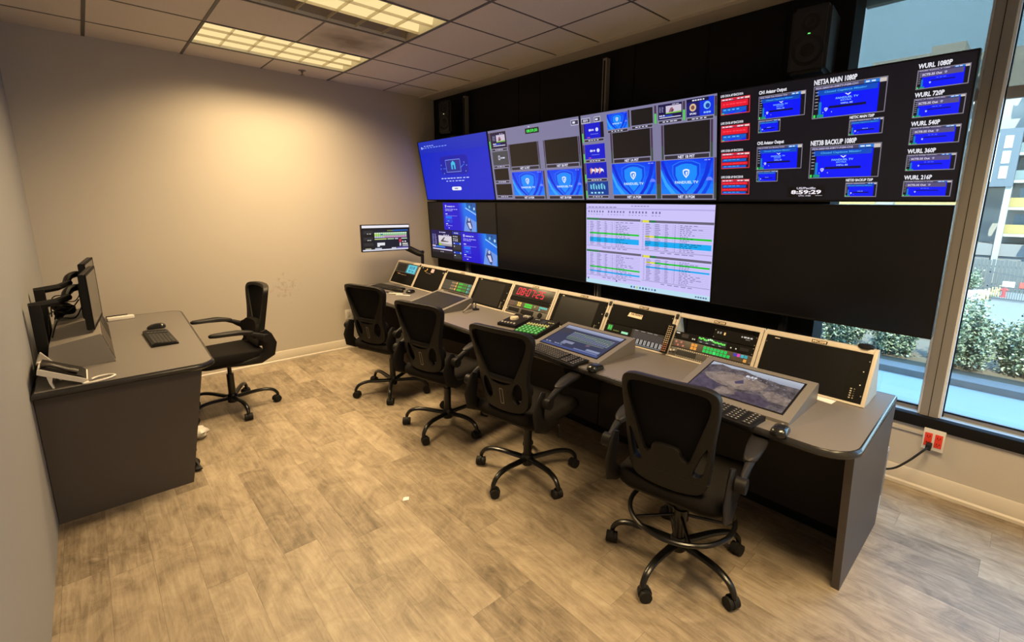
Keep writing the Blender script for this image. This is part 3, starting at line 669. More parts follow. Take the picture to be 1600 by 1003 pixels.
# turret 2: intercom with buttons
t, w, h = rack_panel(2, 'rack_blank_panel', 'black rack panel above the green and teal buttons', 'rack panel', 0.68, 1, m_rack)
t, w, h = rack_panel(2, 'rack_key_unit', 'rack button panel with green and teal lit keys near the far wall', 'rack key unit', 0.26, 0.67, mat('panel_slate', (0.04, 0.042, 0.04), 0.5))
cv = panel_art(t, w, h)
for r in range(3):
    y = 0.08 + 0.31*r
    cv.rect(0.03, y+0.04, 0.30, y+0.10, (70, 80, 78)); cv.rect(0.30, y, 0.44, y+0.18, (150, 120, 90)); cv.rect(0.46, y, 0.50, y+0.2, (240, 190, 90))
    for c_ in range(3): cv.rect(0.55+0.05*c_, y, 0.59+0.05*c_, y+0.2, (60, 200, 60)); cv.rect(0.71+0.045*c_, y, 0.745+0.045*c_, y+0.2, (40, 150, 50))
    cv.rect(0.87, y-0.02, 0.92, y+0.2, (60, 170, 150)); cv.rect(0.93, y-0.02, 0.97, y+0.2, (50, 120, 120))
cv.build('buttons', t)
t, w, h = rack_panel(2, 'rack_speaker_panel', 'dark rack panel under the green and teal buttons', 'rack panel', 0, 0.25, mat('dull_grey_panel', (0.06, 0.055, 0.05), 0.5))
cv = panel_art(t, w, h, False); cv.rect(0.3, 0.55, 0.9, 0.85, (20, 18, 17)); cv.rect(0.03, 0.6, 0.12, 0.8, (170, 160, 140)); cv.build('front_markings', t)
rack_monitor(3, 'blank rack monitor in the turret left of the red clock')
# turret 4: clock
t, w, h = rack_panel(4, 'digital_clock', 'rack clock with red digits reading 08:07:25', 'clock', 0.60, 1, mat('clock_window', (0.008, 0.006, 0.006), 0.3))
cv = panel_art(t, w, h); red = (255, 40, 70)
SEG = {'0': 'abcdef', '8': 'abcdefg', '7': 'abc', '2': 'abged', '5': 'afgcd'}
def digit(cv, ch, x, y, dw, dh, c):
    T = 0.018; TH = 0.085; k = 0.022   # slant
    sx_ = lambda xx, yy: (xx + k*(yy-y)/dh, yy)
    def bar(x0, y0, x1, y1): cv.poly([sx_(x0, y0), sx_(x1, y0), sx_(x1, y1), sx_(x0, y1)], c, 1)
    g = 0.008; ym = y+dh/2
    for s_ in SEG[ch]:
        if s_ == 'a': bar(x+g, y+dh-TH, x+dw-g, y+dh)
        if s_ == 'd': bar(x+g, y, x+dw-g, y+TH)
        if s_ == 'g': bar(x+g, ym-TH/2, x+dw-g, ym+TH/2)
        if s_ == 'b': bar(x+dw-T, ym+0.02, x+dw, y+dh-0.02)
        if s_ == 'c': bar(x+dw-T, y+0.02, x+dw, ym-0.02)
        if s_ == 'f': bar(x, ym+0.02, x+T, y+dh-0.02)
        if s_ == 'e': bar(x, y+0.02, x+T, ym-0.02)
x = 0.11
for ch in '08:07:25':
    if ch == ':':
        for yy in (0.36, 0.60): cv.rect(x+0.004+0.02*(yy-0.2), yy, x+0.024+0.02*(yy-0.2), yy+0.1, red)
        x += 0.042
    else: digit(cv, ch, x, 0.18, 0.078, 0.66, red); x += 0.101
cv.rect(0.86, 0.48, 0.92, 0.52, (90, 60, 60)); cv.build('digits', t)
t, w, h = rack_panel(4, 'rack_blank_panel', 'plain black rack strip directly under the red clock', 'rack panel', 0.455, 0.595, m_rack)
t, w, h = rack_panel(4, 'rack_key_unit', 'narrow rack button panel with yellow, green and cyan keys under the clock', 'rack key unit', 0.26, 0.45, mat('panel_brown', (0.055, 0.045, 0.038), 0.5))
cv = panel_art(t, w, h)
for r in range(2):
    y = 0.14+0.42*r
    for c_ in range(4): cv.rect(0.03+0.03*c_, y, 0.05+0.03*c_, y+0.3, (120, 85, 75))
    for c_ in range(2): cv.rect(0.24+0.05*c_, y, 0.28+0.05*c_, y+0.34, (245, 205, 90))
    for c_ in range(6): cv.rect(0.42+0.031*c_, y, 0.445+0.031*c_, y+0.34, (60, 225, 60))
    for c_ in range(5 if r else 1): cv.rect(0.78+0.036*c_, y, 0.805+0.036*c_, y+0.32, (70, 220, 215))
cv.rect(0.66, 0.5, 0.68, 0.8, (150, 220, 90)); cv.build('buttons', t)
t, w, h = rack_panel(4, 'intercom_panel', 'grey rack intercom panel with a round speaker at the foot of the clock turret', 'intercom', 0, 0.255, mat('dull_grey_panel', (0.06, 0.055, 0.05), 0.5))
q = MB(); q.box((0.03, 0.018, 0.0), (0.16, 0.05, 0.003)); q.box((0.19, 0.014, 0), (0.33, 0.052, 0.006), bev=0.002); q.build('display_windows', m_black, t)
q = MB(); q.lathe([(0.001, 0.002), (0.018, 0.002), (0.022, 0.005), (0.024, 0.0)], (0.41, 0.034, 0)); q.build('speaker', m_black, t)
q = MB(); q.cyl((0.014, 0.03, 0), (0.014, 0.03, 0.012), 0.005, seg=10); q.build('knob', m_white, t)
rack_monitor(5, 'blank rack monitor in the turret right of the red clock')
# turret 6
t, w, h = rack_panel(6, 'rack_blank_panel', 'black rack panel with a paper label, in the turret marked MC207', 'rack panel', 0.45, 1, m_rack)
q = MB(); q.prism([(0.148, 0.070), (0.262, 0.066), (0.262, 0.096), (0.158, 0.100)], 'z', 0.0, 0.0012); lb = q.build('paper_label', mat('label_paper', (0.88, 0.78, 0.60), 0.8), t)
cv = panel_art(t, w, h, False, 0.001); cv.text('Ada Richard', 0.35, 0.62, 0.53, 0.74, (110, 85, 60), 1); cv.build('handwriting', t)
t, w, h = rack_panel(6, 'audio_mixer_display', 'lit fader display and green meters in the turret marked MC207', 'audio display', 0, 0.445, m_rack)
cv = panel_art(t, w, h)
cv.rect(0.05, 0.55, 0.13, 0.9, (30, 130, 50)); cv.rect(0.065, 0.6, 0.085, 0.85, (70, 210, 90), 2); cv.rect(0.1, 0.6, 0.115, 0.85, (70, 210, 90), 2); cv.scribble(0.16, 0.56, 0.26, 0.62, (120, 140, 60)); cv.rect(0.30, 0.5, 0.41, 0.64, (150, 225, 180)); cv.rect(0.36, 0.33, 0.38, 0.39, (220, 225, 230)); cv.scribble(0.30, 0.1, 0.40, 0.18, (215, 215, 215), 2, 3)
cv.rect(0.46, 0.06, 0.98, 0.97, (14, 14, 18)); cv.rect(0.48, 0.05, 0.97, 0.075, (150, 160, 170), 2)
for c_ in range(24):
    cv.rect(0.50+0.0195*c_, 0.45, 0.505+0.0195*c_, 0.85, (75, 75, 88), 2)
    if c_ % 3: cv.rect(0.50+0.0195*c_, 0.12, 0.508+0.0195*c_, 0.42, (205, 208, 214), 2)
cv.scribble(0.5, 0.9, 0.9, 0.93, (150, 150, 160), 2, 4); cv.build('display', t)
# turret 7
t, w, h = rack_panel(7, 'rack_switch_unit', 'small black rack unit with white lettering at the top right of the turret marked MC208', 'rack unit', 0.64, 0.90, m_rack, x0=X0+0.235)
cv = panel_art(t, w, h); cv.scribble(0.08, 0.55, 0.2, 0.75, (150, 140, 130), 2, 2); cv.rect(0.24, 0.5, 0.28, 0.76, (250, 200, 120)); cv.disc(0.66, 0.68, 0.07, (200, 195, 185)); cv.scribble(0.70, 0.62, 0.92, 0.76, (200, 195, 185), 2, 3); cv.scribble(0.75, 0.46, 0.88, 0.52, (130, 125, 115), 2, 2); cv.build('front_markings', t)
t, w, h = rack_panel(7, 'audio_meter_unit', 'black rack unit with a bright green level graph, in the turret marked MC208', 'rack unit', 0.44, 0.635, m_rack)
cv = panel_art(t, w, h); cv.scribble(0.02, 0.72, 0.08, 0.86, (220, 210, 195), 2, 1); cv.rect(0.10, 0.3, 0.19, 0.8, (28, 18, 18))
cv.rect(0.32, 0.1, 0.68, 0.9, (14, 30, 34))
hs = [.80, .72, .82, .70, .66, .76, .84, .80, .70, .62, .66, .60, .64, .58, .60]
for j, hh in enumerate(hs): cv.rect(0.325+0.023*j, hh-0.18, 0.345+0.023*j, hh+0.04, (110, 240, 90) if j not in (5, 6, 7) else (200, 255, 190), 2)
for j in range(4): cv.rect(0.35+0.08*j, 0.2, 0.38+0.08*j, 0.26, (190, 200, 200), 2)
for x_ in (0.245, 0.27, 0.73, 0.79): cv.rect(x_, 0.3, x_+0.015, 0.45, (230, 220, 190), 2)
cv.rect(0.84, 0.3, 0.94, 0.7, (24, 14, 14)); cv.build('display', t)
t, w, h = rack_panel(7, 'rack_key_unit', 'rack key unit with square orange, green and pink keys, in the turret marked MC208', 'rack key unit', 0.235, 0.435, mat('panel_brown', (0.055, 0.045, 0.038), 0.5))
cv = panel_art(t, w, h)
def keyb(x, y, c, ww=0.034, hh=0.34): cv.rect(x, y, x+ww, y+hh, c); cv.frame(x+0.008, y+0.09, x+ww-0.008, y+hh-0.09, 0.03, tuple(int(v*0.65) for v in c), 2)
for r in range(2):
    y = 0.10+0.42*r
    for c_ in range(4): cv.rect(0.04+0.035*c_, y+0.05, 0.065+0.035*c_, y+0.3, (190, 110, 90) if (c_+r) % 2 else (110, 60, 52))
    for c_ in range(2): keyb(0.26+0.042*c_, y, (255, 165, 60))
    for c_ in range(8 if r == 0 else 7): keyb(0.42+0.043*c_, y, (0, 215, 90) if not (r == 0 and c_ == 3) else (40, 255, 120))
for c_, cc_ in enumerate(((70, 60, 190), (235, 70, 190), (60, 190, 205), (50, 175, 190))): keyb(0.79+0.042*c_, 0.55, cc_)
keyb(0.915, 0.08, (245, 170, 70)); cv.build('buttons', t)
t, w, h = rack_panel(7, 'patch_panel', 'grey rack unit with rows of tiny keys at the foot of the turret marked MC208', 'rack unit', 0, 0.23, mat('dull_grey_panel', (0.06, 0.055, 0.05), 0.5))
cv = panel_art(t, w, h, False); cv.rect(0.10, 0.2, 0.36, 0.75, (10, 11, 16))
for j in range(30): cv.rect(0.10+0.028*j, 0.84, 0.115+0.028*j, 0.93, (190, 180, 160)); cv.rect(0.10+0.028*j, 0.05, 0.115+0.028*j, 0.13, (170, 160, 140))
cv.scribble(0.5, 0.5, 0.9, 0.7, (150, 120, 90), 2, 8); cv.build('tiny_keys', t)
q = MB(); q.cyl((0.016, 0.028, 0), (0.016, 0.028, 0.018), 0.007, seg=12); q.cyl((0.034, 0.032, 0), (0.034, 0.032, 0.014), 0.006, seg=12); q.build('knobs', m_lgrey, t)
rack_monitor(8, 'blank rack monitor in the last turret, marked MC209')
# small black clips bridging some of the frames
for k, v in ((1, 0.93), (2, 0.92), (6, 0.93), (7, 0.93), (6, 0.62)):
    M = TM(k) @ Matrix.Translation((-0.012, FL*v-0.02, 0.0)); t = thing('cable_clip', 'small black clip left of the turret ' + ['', 'with stickers', 'with teal buttons', '', '', '', 'marked MC207' + (', lower one' if v < .7 else ', upper one'), 'marked MC208'][k], 'clip', M=M)
    q = MB(); q.box((0, 0, 0), (0.02, 0.03, 0.006), bev=0.001); q.build('clip_body', m_blackp, t)
# remote leaning between two turrets, puck on the last one
M = TM(7) @ Matrix.Translation((-0.035, 0.01, 0.002)); t = thing('remote_control', 'narrow black remote control leaning between the turrets marked MC207 and MC208', 'remote control', M=M)
q = MB(); q.box((0, 0, 0), (0.045, 0.19, 0.016), bev=0.003); q.build('body', m_black, t)
cv = Canvas(0.045, 0.19, None, 0.0165, False)
for r in range(13):
    for c_ in range(3): cv.rect(0.14+0.27*c_, 0.04+0.07*r, 0.30+0.27*c_, 0.075+0.07*r, (170, 110, 80) if r < 4 else (190, 170, 140))
cv.build('buttons', t)
q = MB(); q.lathe([(0.001, 0), (0.032, 0), (0.034, 0.004), (0.030, 0.012), (0.012, 0.016), (0.001, 0.016)], (2.966, -4.76, 0.990)); tag(q.build('puck', m_black), 'flat black round puck on top of the turret marked MC209', 'puck')
# ------------------------------------------------------------------ wall of displays
WHT = (225, 225, 250)
def shield(cv, x, y, r, c, inner, z=3):
    k = cv.h/cv.w
    P = [(-.85, .75), (-.4, .95), (0, 1), (.4, .95), (.85, .75), (.85, .1), (.6, -.45), (0, -1.1), (-.6, -.45), (-.85, .1)]
    cv.poly([(x+a*r*k, y+b*r) for a, b in P], c, z)
    if inner: cv.poly([(x+a*r*k*.66, y+b*r*.66) for a, b in P], inner, z+1); cv.poly([(x-.1*r*k, y+.35*r), (x+.45*r*k, y+.35*r), (x+.05*r*k, y-.6*r), (x-.1*r*k, y-.3*r)], c, z+2)
def program(cv, x0, y0, x1, y1):
    """blue programme slate with shield and FANDUEL TV"""
    W_, H_ = x1-x0, y1-y0; P = lambda a, b: (x0+a*W_, y0+b*H_)
    cv.vgrad(x0, y0, x1, y1, (18, 135, 255), (0, 62, 245), 7, 1)
    def band(A, B, c, z):
        for (a0, a1), (b0, b1) in zip(zip(A, A[1:]), zip(B, B[1:])): cv.poly([P(*a0), P(*b0), P(*b1), P(*a1)], c, z)
    band([(0, .95), (.10, .55), (.22, .25), (.40, 0)], [(.05, 1), (.16, .58), (.27, .28), (.46, 0)], (0, 40, 215), 2)
    band([(.08, 1), (.22, .5), (.40, .15), (.48, 0)], [(.13, 1), (.26, .5), (.43, .16), (.52, 0)], (0, 75, 240), 2)
    band([(0, .55), (.08, .25), (.2, 0)], [(0, .75), (.12, .33), (.3, 0)], (50, 165, 255), 2)
    band([(.98, 1), (.92, .6), (.80, .2), (.70, 0)], [(.90, 1), (.84, .6), (.72, .2), (.62, 0)], (0, 45, 220), 2)
    band([(1, .5), (.93, .2), (.86, 0)], [(1, .75), (.88, .25), (.78, 0)], (0, 70, 240), 2)
    S = [(-.85, .75), (-.4, .95), (0, 1), (.4, .95), (.85, .75), (.85, .1), (.6, -.45), (0, -1.1), (-.6, -.45), (-.85, .1)]
    cv.poly([P(.5+a*.31, .52+b*.45) for a, b in S], (40, 130, 255), 3); cv.poly([P(.5+a*.295, .515+b*.435) for a, b in S], (0, 66, 235), 3.3); cv.poly([P(.5+a*.24, .50+b*.38) for a, b in S], (20, 140, 255), 4)
    cv.disc(*P(.93, .38), .10*H_, (110, 130, 255), 4, 12, 0, 180)
    shield(cv, *P(.5, .60), .125*H_, (235, 245, 255), (20, 120, 250), 5)
    cv.text('FANDUEL TV', *P(.28, .30), *P(.73, .38), (200, 225, 255), 6)
    cv.scribble(*P(.84, .94), *P(.97, .965), (150, 160, 255), 5, 2)
def meters(cv, x0, y0, x1, y1, level=0.35, bright=False):
    cv.rect(x0, y0, x1, y1, (70, 50, 72), 2); n = 2; w = (x1-x0)/n
    for k in range(n): cv.rect(x0+w*k+w*.15, y0, x0+w*(k+1)-w*.15, y0+(y1-y0)*level, (90, 230, 90) if bright else (60, 85, 62), 3)
def cell(cv, x0, y0, x1, y1, label=None, c=(26, 22, 24)):
    cv.rect(x0, y0, x1, y1, c, 0.6)
    if label is not None:
        h = 0.05 if (x1-x0) > .2 else 0.035
        cv.rect(x0, y0-h-0.006, x1, y0-0.006, (150, 148, 175), 2); cv.rect(x0+.004, y0-h, x1-.004, y0-.012, (50, 44, 56), 3)
        m_ = (x0+x1)/2
        if label: cv.text(label, m_-.055 if (x1-x0) > .2 else m_-.04, y0-h+.004, m_+.055 if (x1-x0) > .2 else m_+.04, y0-.016, WHT, 4)
        else: cv.scribble(m_-.05, y0-h+.008, m_+.05, y0-.018, WHT, 4, 4)
def racing(cv, x0, y0, x1, y1):
    W_, H_ = x1-x0, y1-y0; P = lambda a, b: (x0+a*W_, y0+b*H_)
    cv.rect(x0, y0, x1, y1, (28, 20, 70), 2); cv.rect(*P(.33, .36), *P(.97, .86), (205, 195, 215), 3); cv.poly([P(.33, .36), P(.97, .36), P(.97, .46), P(.33, .42)], (120, 190, 70), 4)
    cv.poly([P(.45, .45), P(.52, .7), P(.60, .75), P(.68, .55), P(.62, .44)], (150, 90, 110), 5); cv.poly([P(.56, .44), P(.6, .62), P(.66, .5)], (60, 50, 60), 6)
    for j in range(6): cv.scribble(*P(.05, .5+.06*j), *P(.26, .53+.06*j), (150, 150, 190), 3, 2)
    cv.rect(*P(.05, .2), *P(.6, .27), (40, 80, 220), 3); cv.scribble(*P(.05, .22), *P(.3, .3), (240, 240, 255), 4, 3); cv.rect(*P(.05, .1), *P(.95, .15), (220, 220, 245), 4); cv.scribble(*P(.6, .9), *P(.9, .94), (200, 200, 230), 3, 2)
def signup(cv, x0, y0, x1, y1):
    W_, H_ = x1-x0, y1-y0; P = lambda a, b: (x0+a*W_, y0+b*H_)
    cv.rect(x0, y0, x1, y1, (32, 20, 205), 2)
    for j in range(5): cv.poly([P(.55+.045*j, 0), P(.48+.045*j, 1), P(1, 1), P(1, 0)], (28-4*j, 45+22*j, 215+5*j), 2+.1*(j+1))
    cv.poly([P(.70, .82), P(1, .60), P(1, .36), P(.63, .58)], (20, 110, 235), 3); cv.poly([P(.70, .84), P(1, .61), P(1, .585), P(.70, .81)], (190, 220, 255), 4)
    cv.poly([P(.70, .55), P(.62, 0), P(.97, 0), P(1, .34)], (110, 150, 230), 3); cv.poly([P(.76, .5), P(.70, .3), P(.78, .08), P(.84, 0), P(.88, .2), P(.83, .44)], (55, 70, 130), 4); cv.disc(*P(.79, .42), .06*H_, (190, 195, 225), 5); cv.poly([P(.74, .3), P(.8, .1), P(.86, .12), P(.82, .32)], (205, 205, 235), 5)
    cv.poly([P(.72, 1), P(.74, .84), P(.86, .75), P(1, .68), P(1, 1)], (25, 90, 170), 3); cv.disc(*P(.82, .86), .05*H_, (110, 190, 225), 4); cv.disc(*P(.95, .80), .05*H_, (170, 215, 240), 4); cv.disc(*P(.88, .93), .04*H_, (40, 60, 110), 4)
    shield(cv, *P(.09, .87), .05*H_, (240, 245, 255), (32, 20, 205), 5); cv.text('FANDUEL TV+', *P(.14, .845), *P(.38, .885), (235, 240, 255), 4)
    cv.scribble(*P(.07, .755), *P(.46, .775), (205, 205, 250), 4, 7); cv.scribble(*P(.07, .705), *P(.31, .725), (205, 205, 250), 4, 5)
    cv.scribble(*P(.07, .58), *P(.18, .605), (235, 235, 255), 4, 1); cv.rect(*P(.07, .525), *P(.44, .532), (190, 190, 250), 4)
    cv.rect(*P(.07, .42), *P(.27, .51), (20, 110, 250), 4); cv.frame(*P(.07, .29), *P(.27, .38), .008, (40, 110, 250), 4); cv.scribble(*P(.12, .33), *P(.22, .35), (120, 170, 255), 5, 1)
    cv.scribble(*P(.07, .215), *P(.15, .24), (235, 235, 255), 4, 1); cv.scribble(*P(.07, .155), *P(.29, .17), (200, 200, 250), 4, 4); cv.scribble(*P(.14, .07), *P(.2, .09), (235, 235, 255), 4, 1)
def stream(cv, x0, y0, x1, y1, head, sub, hy, kind=1, hx=1.0, ty=None):
    """multiviewer tile: blue picture, header strip, audio bars"""
    W_, H_ = x1-x0, y1-y0; P = lambda a, b: (x0+a*W_, y0+b*H_)
    cv.rect(x0, y0, x1, y1, (14, 14, 26), 1); cv.frame(x0, y0, x1, y1, .006, (130, 125, 140), 6)
    cv.rect(*P(.10, .02), *P(.90, .86), (0, 20, 250), 2)
    cv.rect(*P(.02, .88), *P(.72, .97), (75, 70, 105), 3); cv.rect(*P(.70, .88), *P(.90, .97), (30, 120, 225), 4); cv.rect(*P(.90, .86), *P(.985, .97), (205, 195, 190), 4); cv.scribble(*P(.72, .905), *P(.87, .945), (220, 235, 255), 5, 2)
    cv.text(sub, *P(.03, .895), *P(.62, .955), (185, 180, 215), 5)
    cv.text(head, x0, y1+.008, x0+hx*W_, y1+.008+hy, (235, 235, 245), 4)
    for j in range(6): cv.rect(*P(.03, .30+.10*j), *P(.075, .315+.10*j), (200, 200, 210), 4)
    cv.rect(*P(.09, .1), *P(.13, .5), (20, 120, 200), 3); cv.rect(*P(.02, .03), *P(.05, .12), (60, 230, 90), 4); cv.rect(*P(.07, .03), *P(.17, .12), (20, 150, 120), 4)
    return P
def mv_closed(cv, x0, y0, x1, y1, head, sub, hy, hx=.6, big=True):
    P = stream(cv, x0, y0, x1, y1, head, sub, hy, hx=hx)
    cv.rect(*P(.06, .70), *P(.88, .86), (8, 75, 190), 3); cv.text('Closed Captions Missing', *P(.16 if big else .08, .745), *P(.74 if big else .84, .82), (70, 165, 235), 5)
    if big:
        cv.poly([P(.45, .68), P(.54, .68), P(.50, .61)], (225, 235, 255), 5); cv.poly([P(.475, .68), P(.515, .68), P(.495, .645)], (0, 20, 250), 6)
        cv.text('FANDUEL TV', *P(.33, .53), *P(.64, .59), (120, 180, 255), 5); cv.text('EXTRA', *P(.40, .46), *P(.55, .51), (110, 170, 255), 5)
    cv.text("WE'LL BE", *P(.40, .37), *P(.57, .42), (150, 190, 255), 5)
    cv.rect(*P(.24, .28), *P(.75, .35), (8, 10, 60), 4)
    shield(cv, *P(.20, .26), .055*(y1-y0), (235, 240, 255), (0, 20, 250), 5); cv.disc(*P(.16, .17), .013*(y1-y0), (220, 230, 255), 5, 8); cv.disc(*P(.285, .17), .013*(y1-y0), (220, 230, 255), 5, 8)
def mv_alarm(cv, x0, y0, x1, y1, head, rows):
    W_, H_ = x1-x0, y1-y0; P = lambda a, b: (x0+a*W_, y0+b*H_)
    cv.rect(x0, y0, x1, y1, (60, 14, 24), 1); cv.frame(x0, y0, x1, y1, .006, (225, 60, 70), 6)
    cv.rect(*P(.02, .86), *P(.80, .97), (205, 120, 150), 3); cv.scribble(*P(.05, .885), *P(.4, .94), (250, 230, 240), 4, 3); cv.rect(*P(.42, .87), *P(.55, .96), (215, 20, 60), 4); cv.rect(*P(.82, .86), *P(.98, .98), (245, 205, 200), 3); cv.scribble(*P(.58, .885), *P(.8, .94), (250, 240, 250), 4, 2)
    n = len(rows); h = .84/n
    for j, r in enumerate(rows):
        yy = .84-h*(j+1)
        if r == 'r': cv.rect(*P(.02, yy+.02), *P(.93, yy+h-.02), (232, 22, 50), 2); cv.scribble(*P(.07, yy+h*.42), *P(.88, yy+h*.6), (250, 70, 80), 3, 7)
        else:
            cv.rect(*P(.04, yy+.02), *P(.88, yy+h-.02), (10, 90, 205), 2); cv.scribble(*P(.09, yy+h*.6), *P(.7, yy+h*.78), (90, 180, 245), 3, 4)
            if n == 2: cv.poly([P(.2, yy+.03), P(.4, yy+.03), P(.62, yy+.22), P(.4, yy+.22)], (20, 60, 235), 3); cv.poly([P(.6, yy+.03), P(.86, yy+.03), P(.88, yy+.2)], (10, 30, 240), 3); cv.rect(*P(.03, yy+.02), *P(.12, yy+.12), (40, 190, 140), 4)
    cv.text(head, x0-.002, y1+.012, x1-.035, y1+.034, (225, 225, 235), 4)

def display(label, y0, y1, upper, group, paint=None):
    if upper: M = face_matrix(3.381, y1, 1.683, -math.radians(9.4)); h = 0.674
    else: M = face_matrix(3.415, y1, 0.985, -math.radians(3.0)); h = 0.683
    t = thing('wall_display', label, 'display', group=group, M=M); w = y1-y0
    q = MB(); q.box((0.002, 0, -0.055), (w-0.002, h, -0.002), bev=0.004); q.box((w*.25, h*.2, -0.085), (w*.75, h*.8, -0.055)); q.build('housing', m_blackp, t)
    q = MB(); e = 0.007
    q.box((0.002, 0, -0.002), (w-0.002, e*1.4, 0.003)); q.box((0.002, h-e, -0.002), (w-0.002, h, 0.003)); q.box((0.002, e*1.4, -0.002), (0.002+e, h-e, 0.003)); q.box((w-0.002-e, e*1.4, -0.002), (w-0.002, h-e, 0.003)); q.build('bezel', m_black, t)
    sw, sh = w-0.004-2*e, h-2.4*e
    if paint is None:
        q = MB(); q.box((0.002+e, e*1.4, -0.003), (w-0.002-e, h-e, 0.0)); q.build('screen', m_screen_off, t)
    else:
        cv = Canvas(sw, sh, None, -0.0012, True, off=(0.002+e, e*1.4)); paint(cv); cv.build('screen', t)
    return t
def p_u1(cv):
    cv.rect(0, 0, 1, 1, (14, 38, 200), 0); cv.vgrad(0, .80, 1, 1, (22, 44, 190), (36, 54, 185), 4, 1)
    cv.scribble(.06, .885, .46, .90, (120, 150, 240), 2, 9); cv.scribble(.09, .915, .26, .93, (150, 170, 245), 2, 4); shield(cv, .05, .895, .022, (190, 205, 250), None, 2)
    cv.poly(rrect(.31, .42, .71, .72, .05, 3), (20, 26, 170), 1); cv.frame(.39, .455, .605, .66, .008, (130, 160, 245), 3); cv.rect(.396, .463, .60, .652, (40, 44, 150), 2)
    cv.poly([(.47, .50), (.47, .60), (.50, .64), (.53, .60), (.53, .50), (.51, .50), (.51, .57), (.49, .57), (.49, .50)], (60, 190, 235), 4)
    for x, y in ((.32, .58), (.31, .52), (.35, .44), (.66, .60), (.69, .55), (.67, .46)): cv.disc(x, y, .022, (28, 40, 160), 2); cv.disc(x, y, .010, (110, 170, 240), 3)
    cv.rect(.34, .515, .39, .525, (60, 110, 235), 2); cv.poly([(.605, .53), (.66, .58), (.66, .57), (.605, .515)], (60, 130, 240), 2)
    cv.scribble(.29, .35, .71, .365, (190, 205, 250), 2, 9); cv.scribble(.36, .305, .64, .318, (190, 205, 250), 2, 6); cv.poly(rrect(.43, .155, .57, .215, .02, 3), (235, 238, 250), 2); cv.scribble(.47, .175, .53, .195, (120, 130, 180), 3, 1)
GRY = (126, 123, 158)
def p_u2(cv):
    cv.rect(0, 0, 1, 1, GRY, 0)
    cell(cv, .025, .745, .225, .968, '', (36, 28, 40)); racing(cv, .045, .755, .215, .955); meters(cv, .003, .74, .02, .968, .5, True)
    cell(cv, .025, .505, .225, .70, '', (72, 72, 80)); cv.frame(.10, .58, .12, .64, .008, WHT, 4); cv.scribble(.13, .595, .19, .615, WHT, 4, 3)
    cell(cv, .023, .285, .205, .455, ''); cell(cv, .023, .065, .222, .23, '')
    for x0, x1, y0, y1, lab in ((.25, .57, .47, .775, 'NET 1A PST'), (.65, .975, .47, .775, 'NET 2B PST')): cell(cv, x0, y0, x1, y1, lab); meters(cv, x1+.004, y0-.05, x1+.016, y1, .4); meters(cv, x0-.014, y0-.05, x0-.004, y1, .4)
    for x0, x1, lab in ((.245, .60, 'NET 1A PGM'), (.648, .987, 'NET 2B PGM')): cell(cv, x0, .06, x1, .39, lab); program(cv, x0, .06, x1, .39); meters(cv, x1+.004, .01, min(x1+.02, .998), .39, .4)
    cv.rect(.455, .885, .605, .955, (22, 34, 30), 2); cv.text('08:59:30', .47, .90, .59, .94, (70, 240, 90), 3); cv.scribble(.49, .965, .52, .98, (200, 200, 220), 3, 1)
    cv.rect(.925, .905, .995, .97, (200, 200, 225), 2); cv.rect(.929, .913, .991, .962, (60, 55, 80), 3); cv.scribble(.94, .925, .98, .95, WHT, 4, 1)
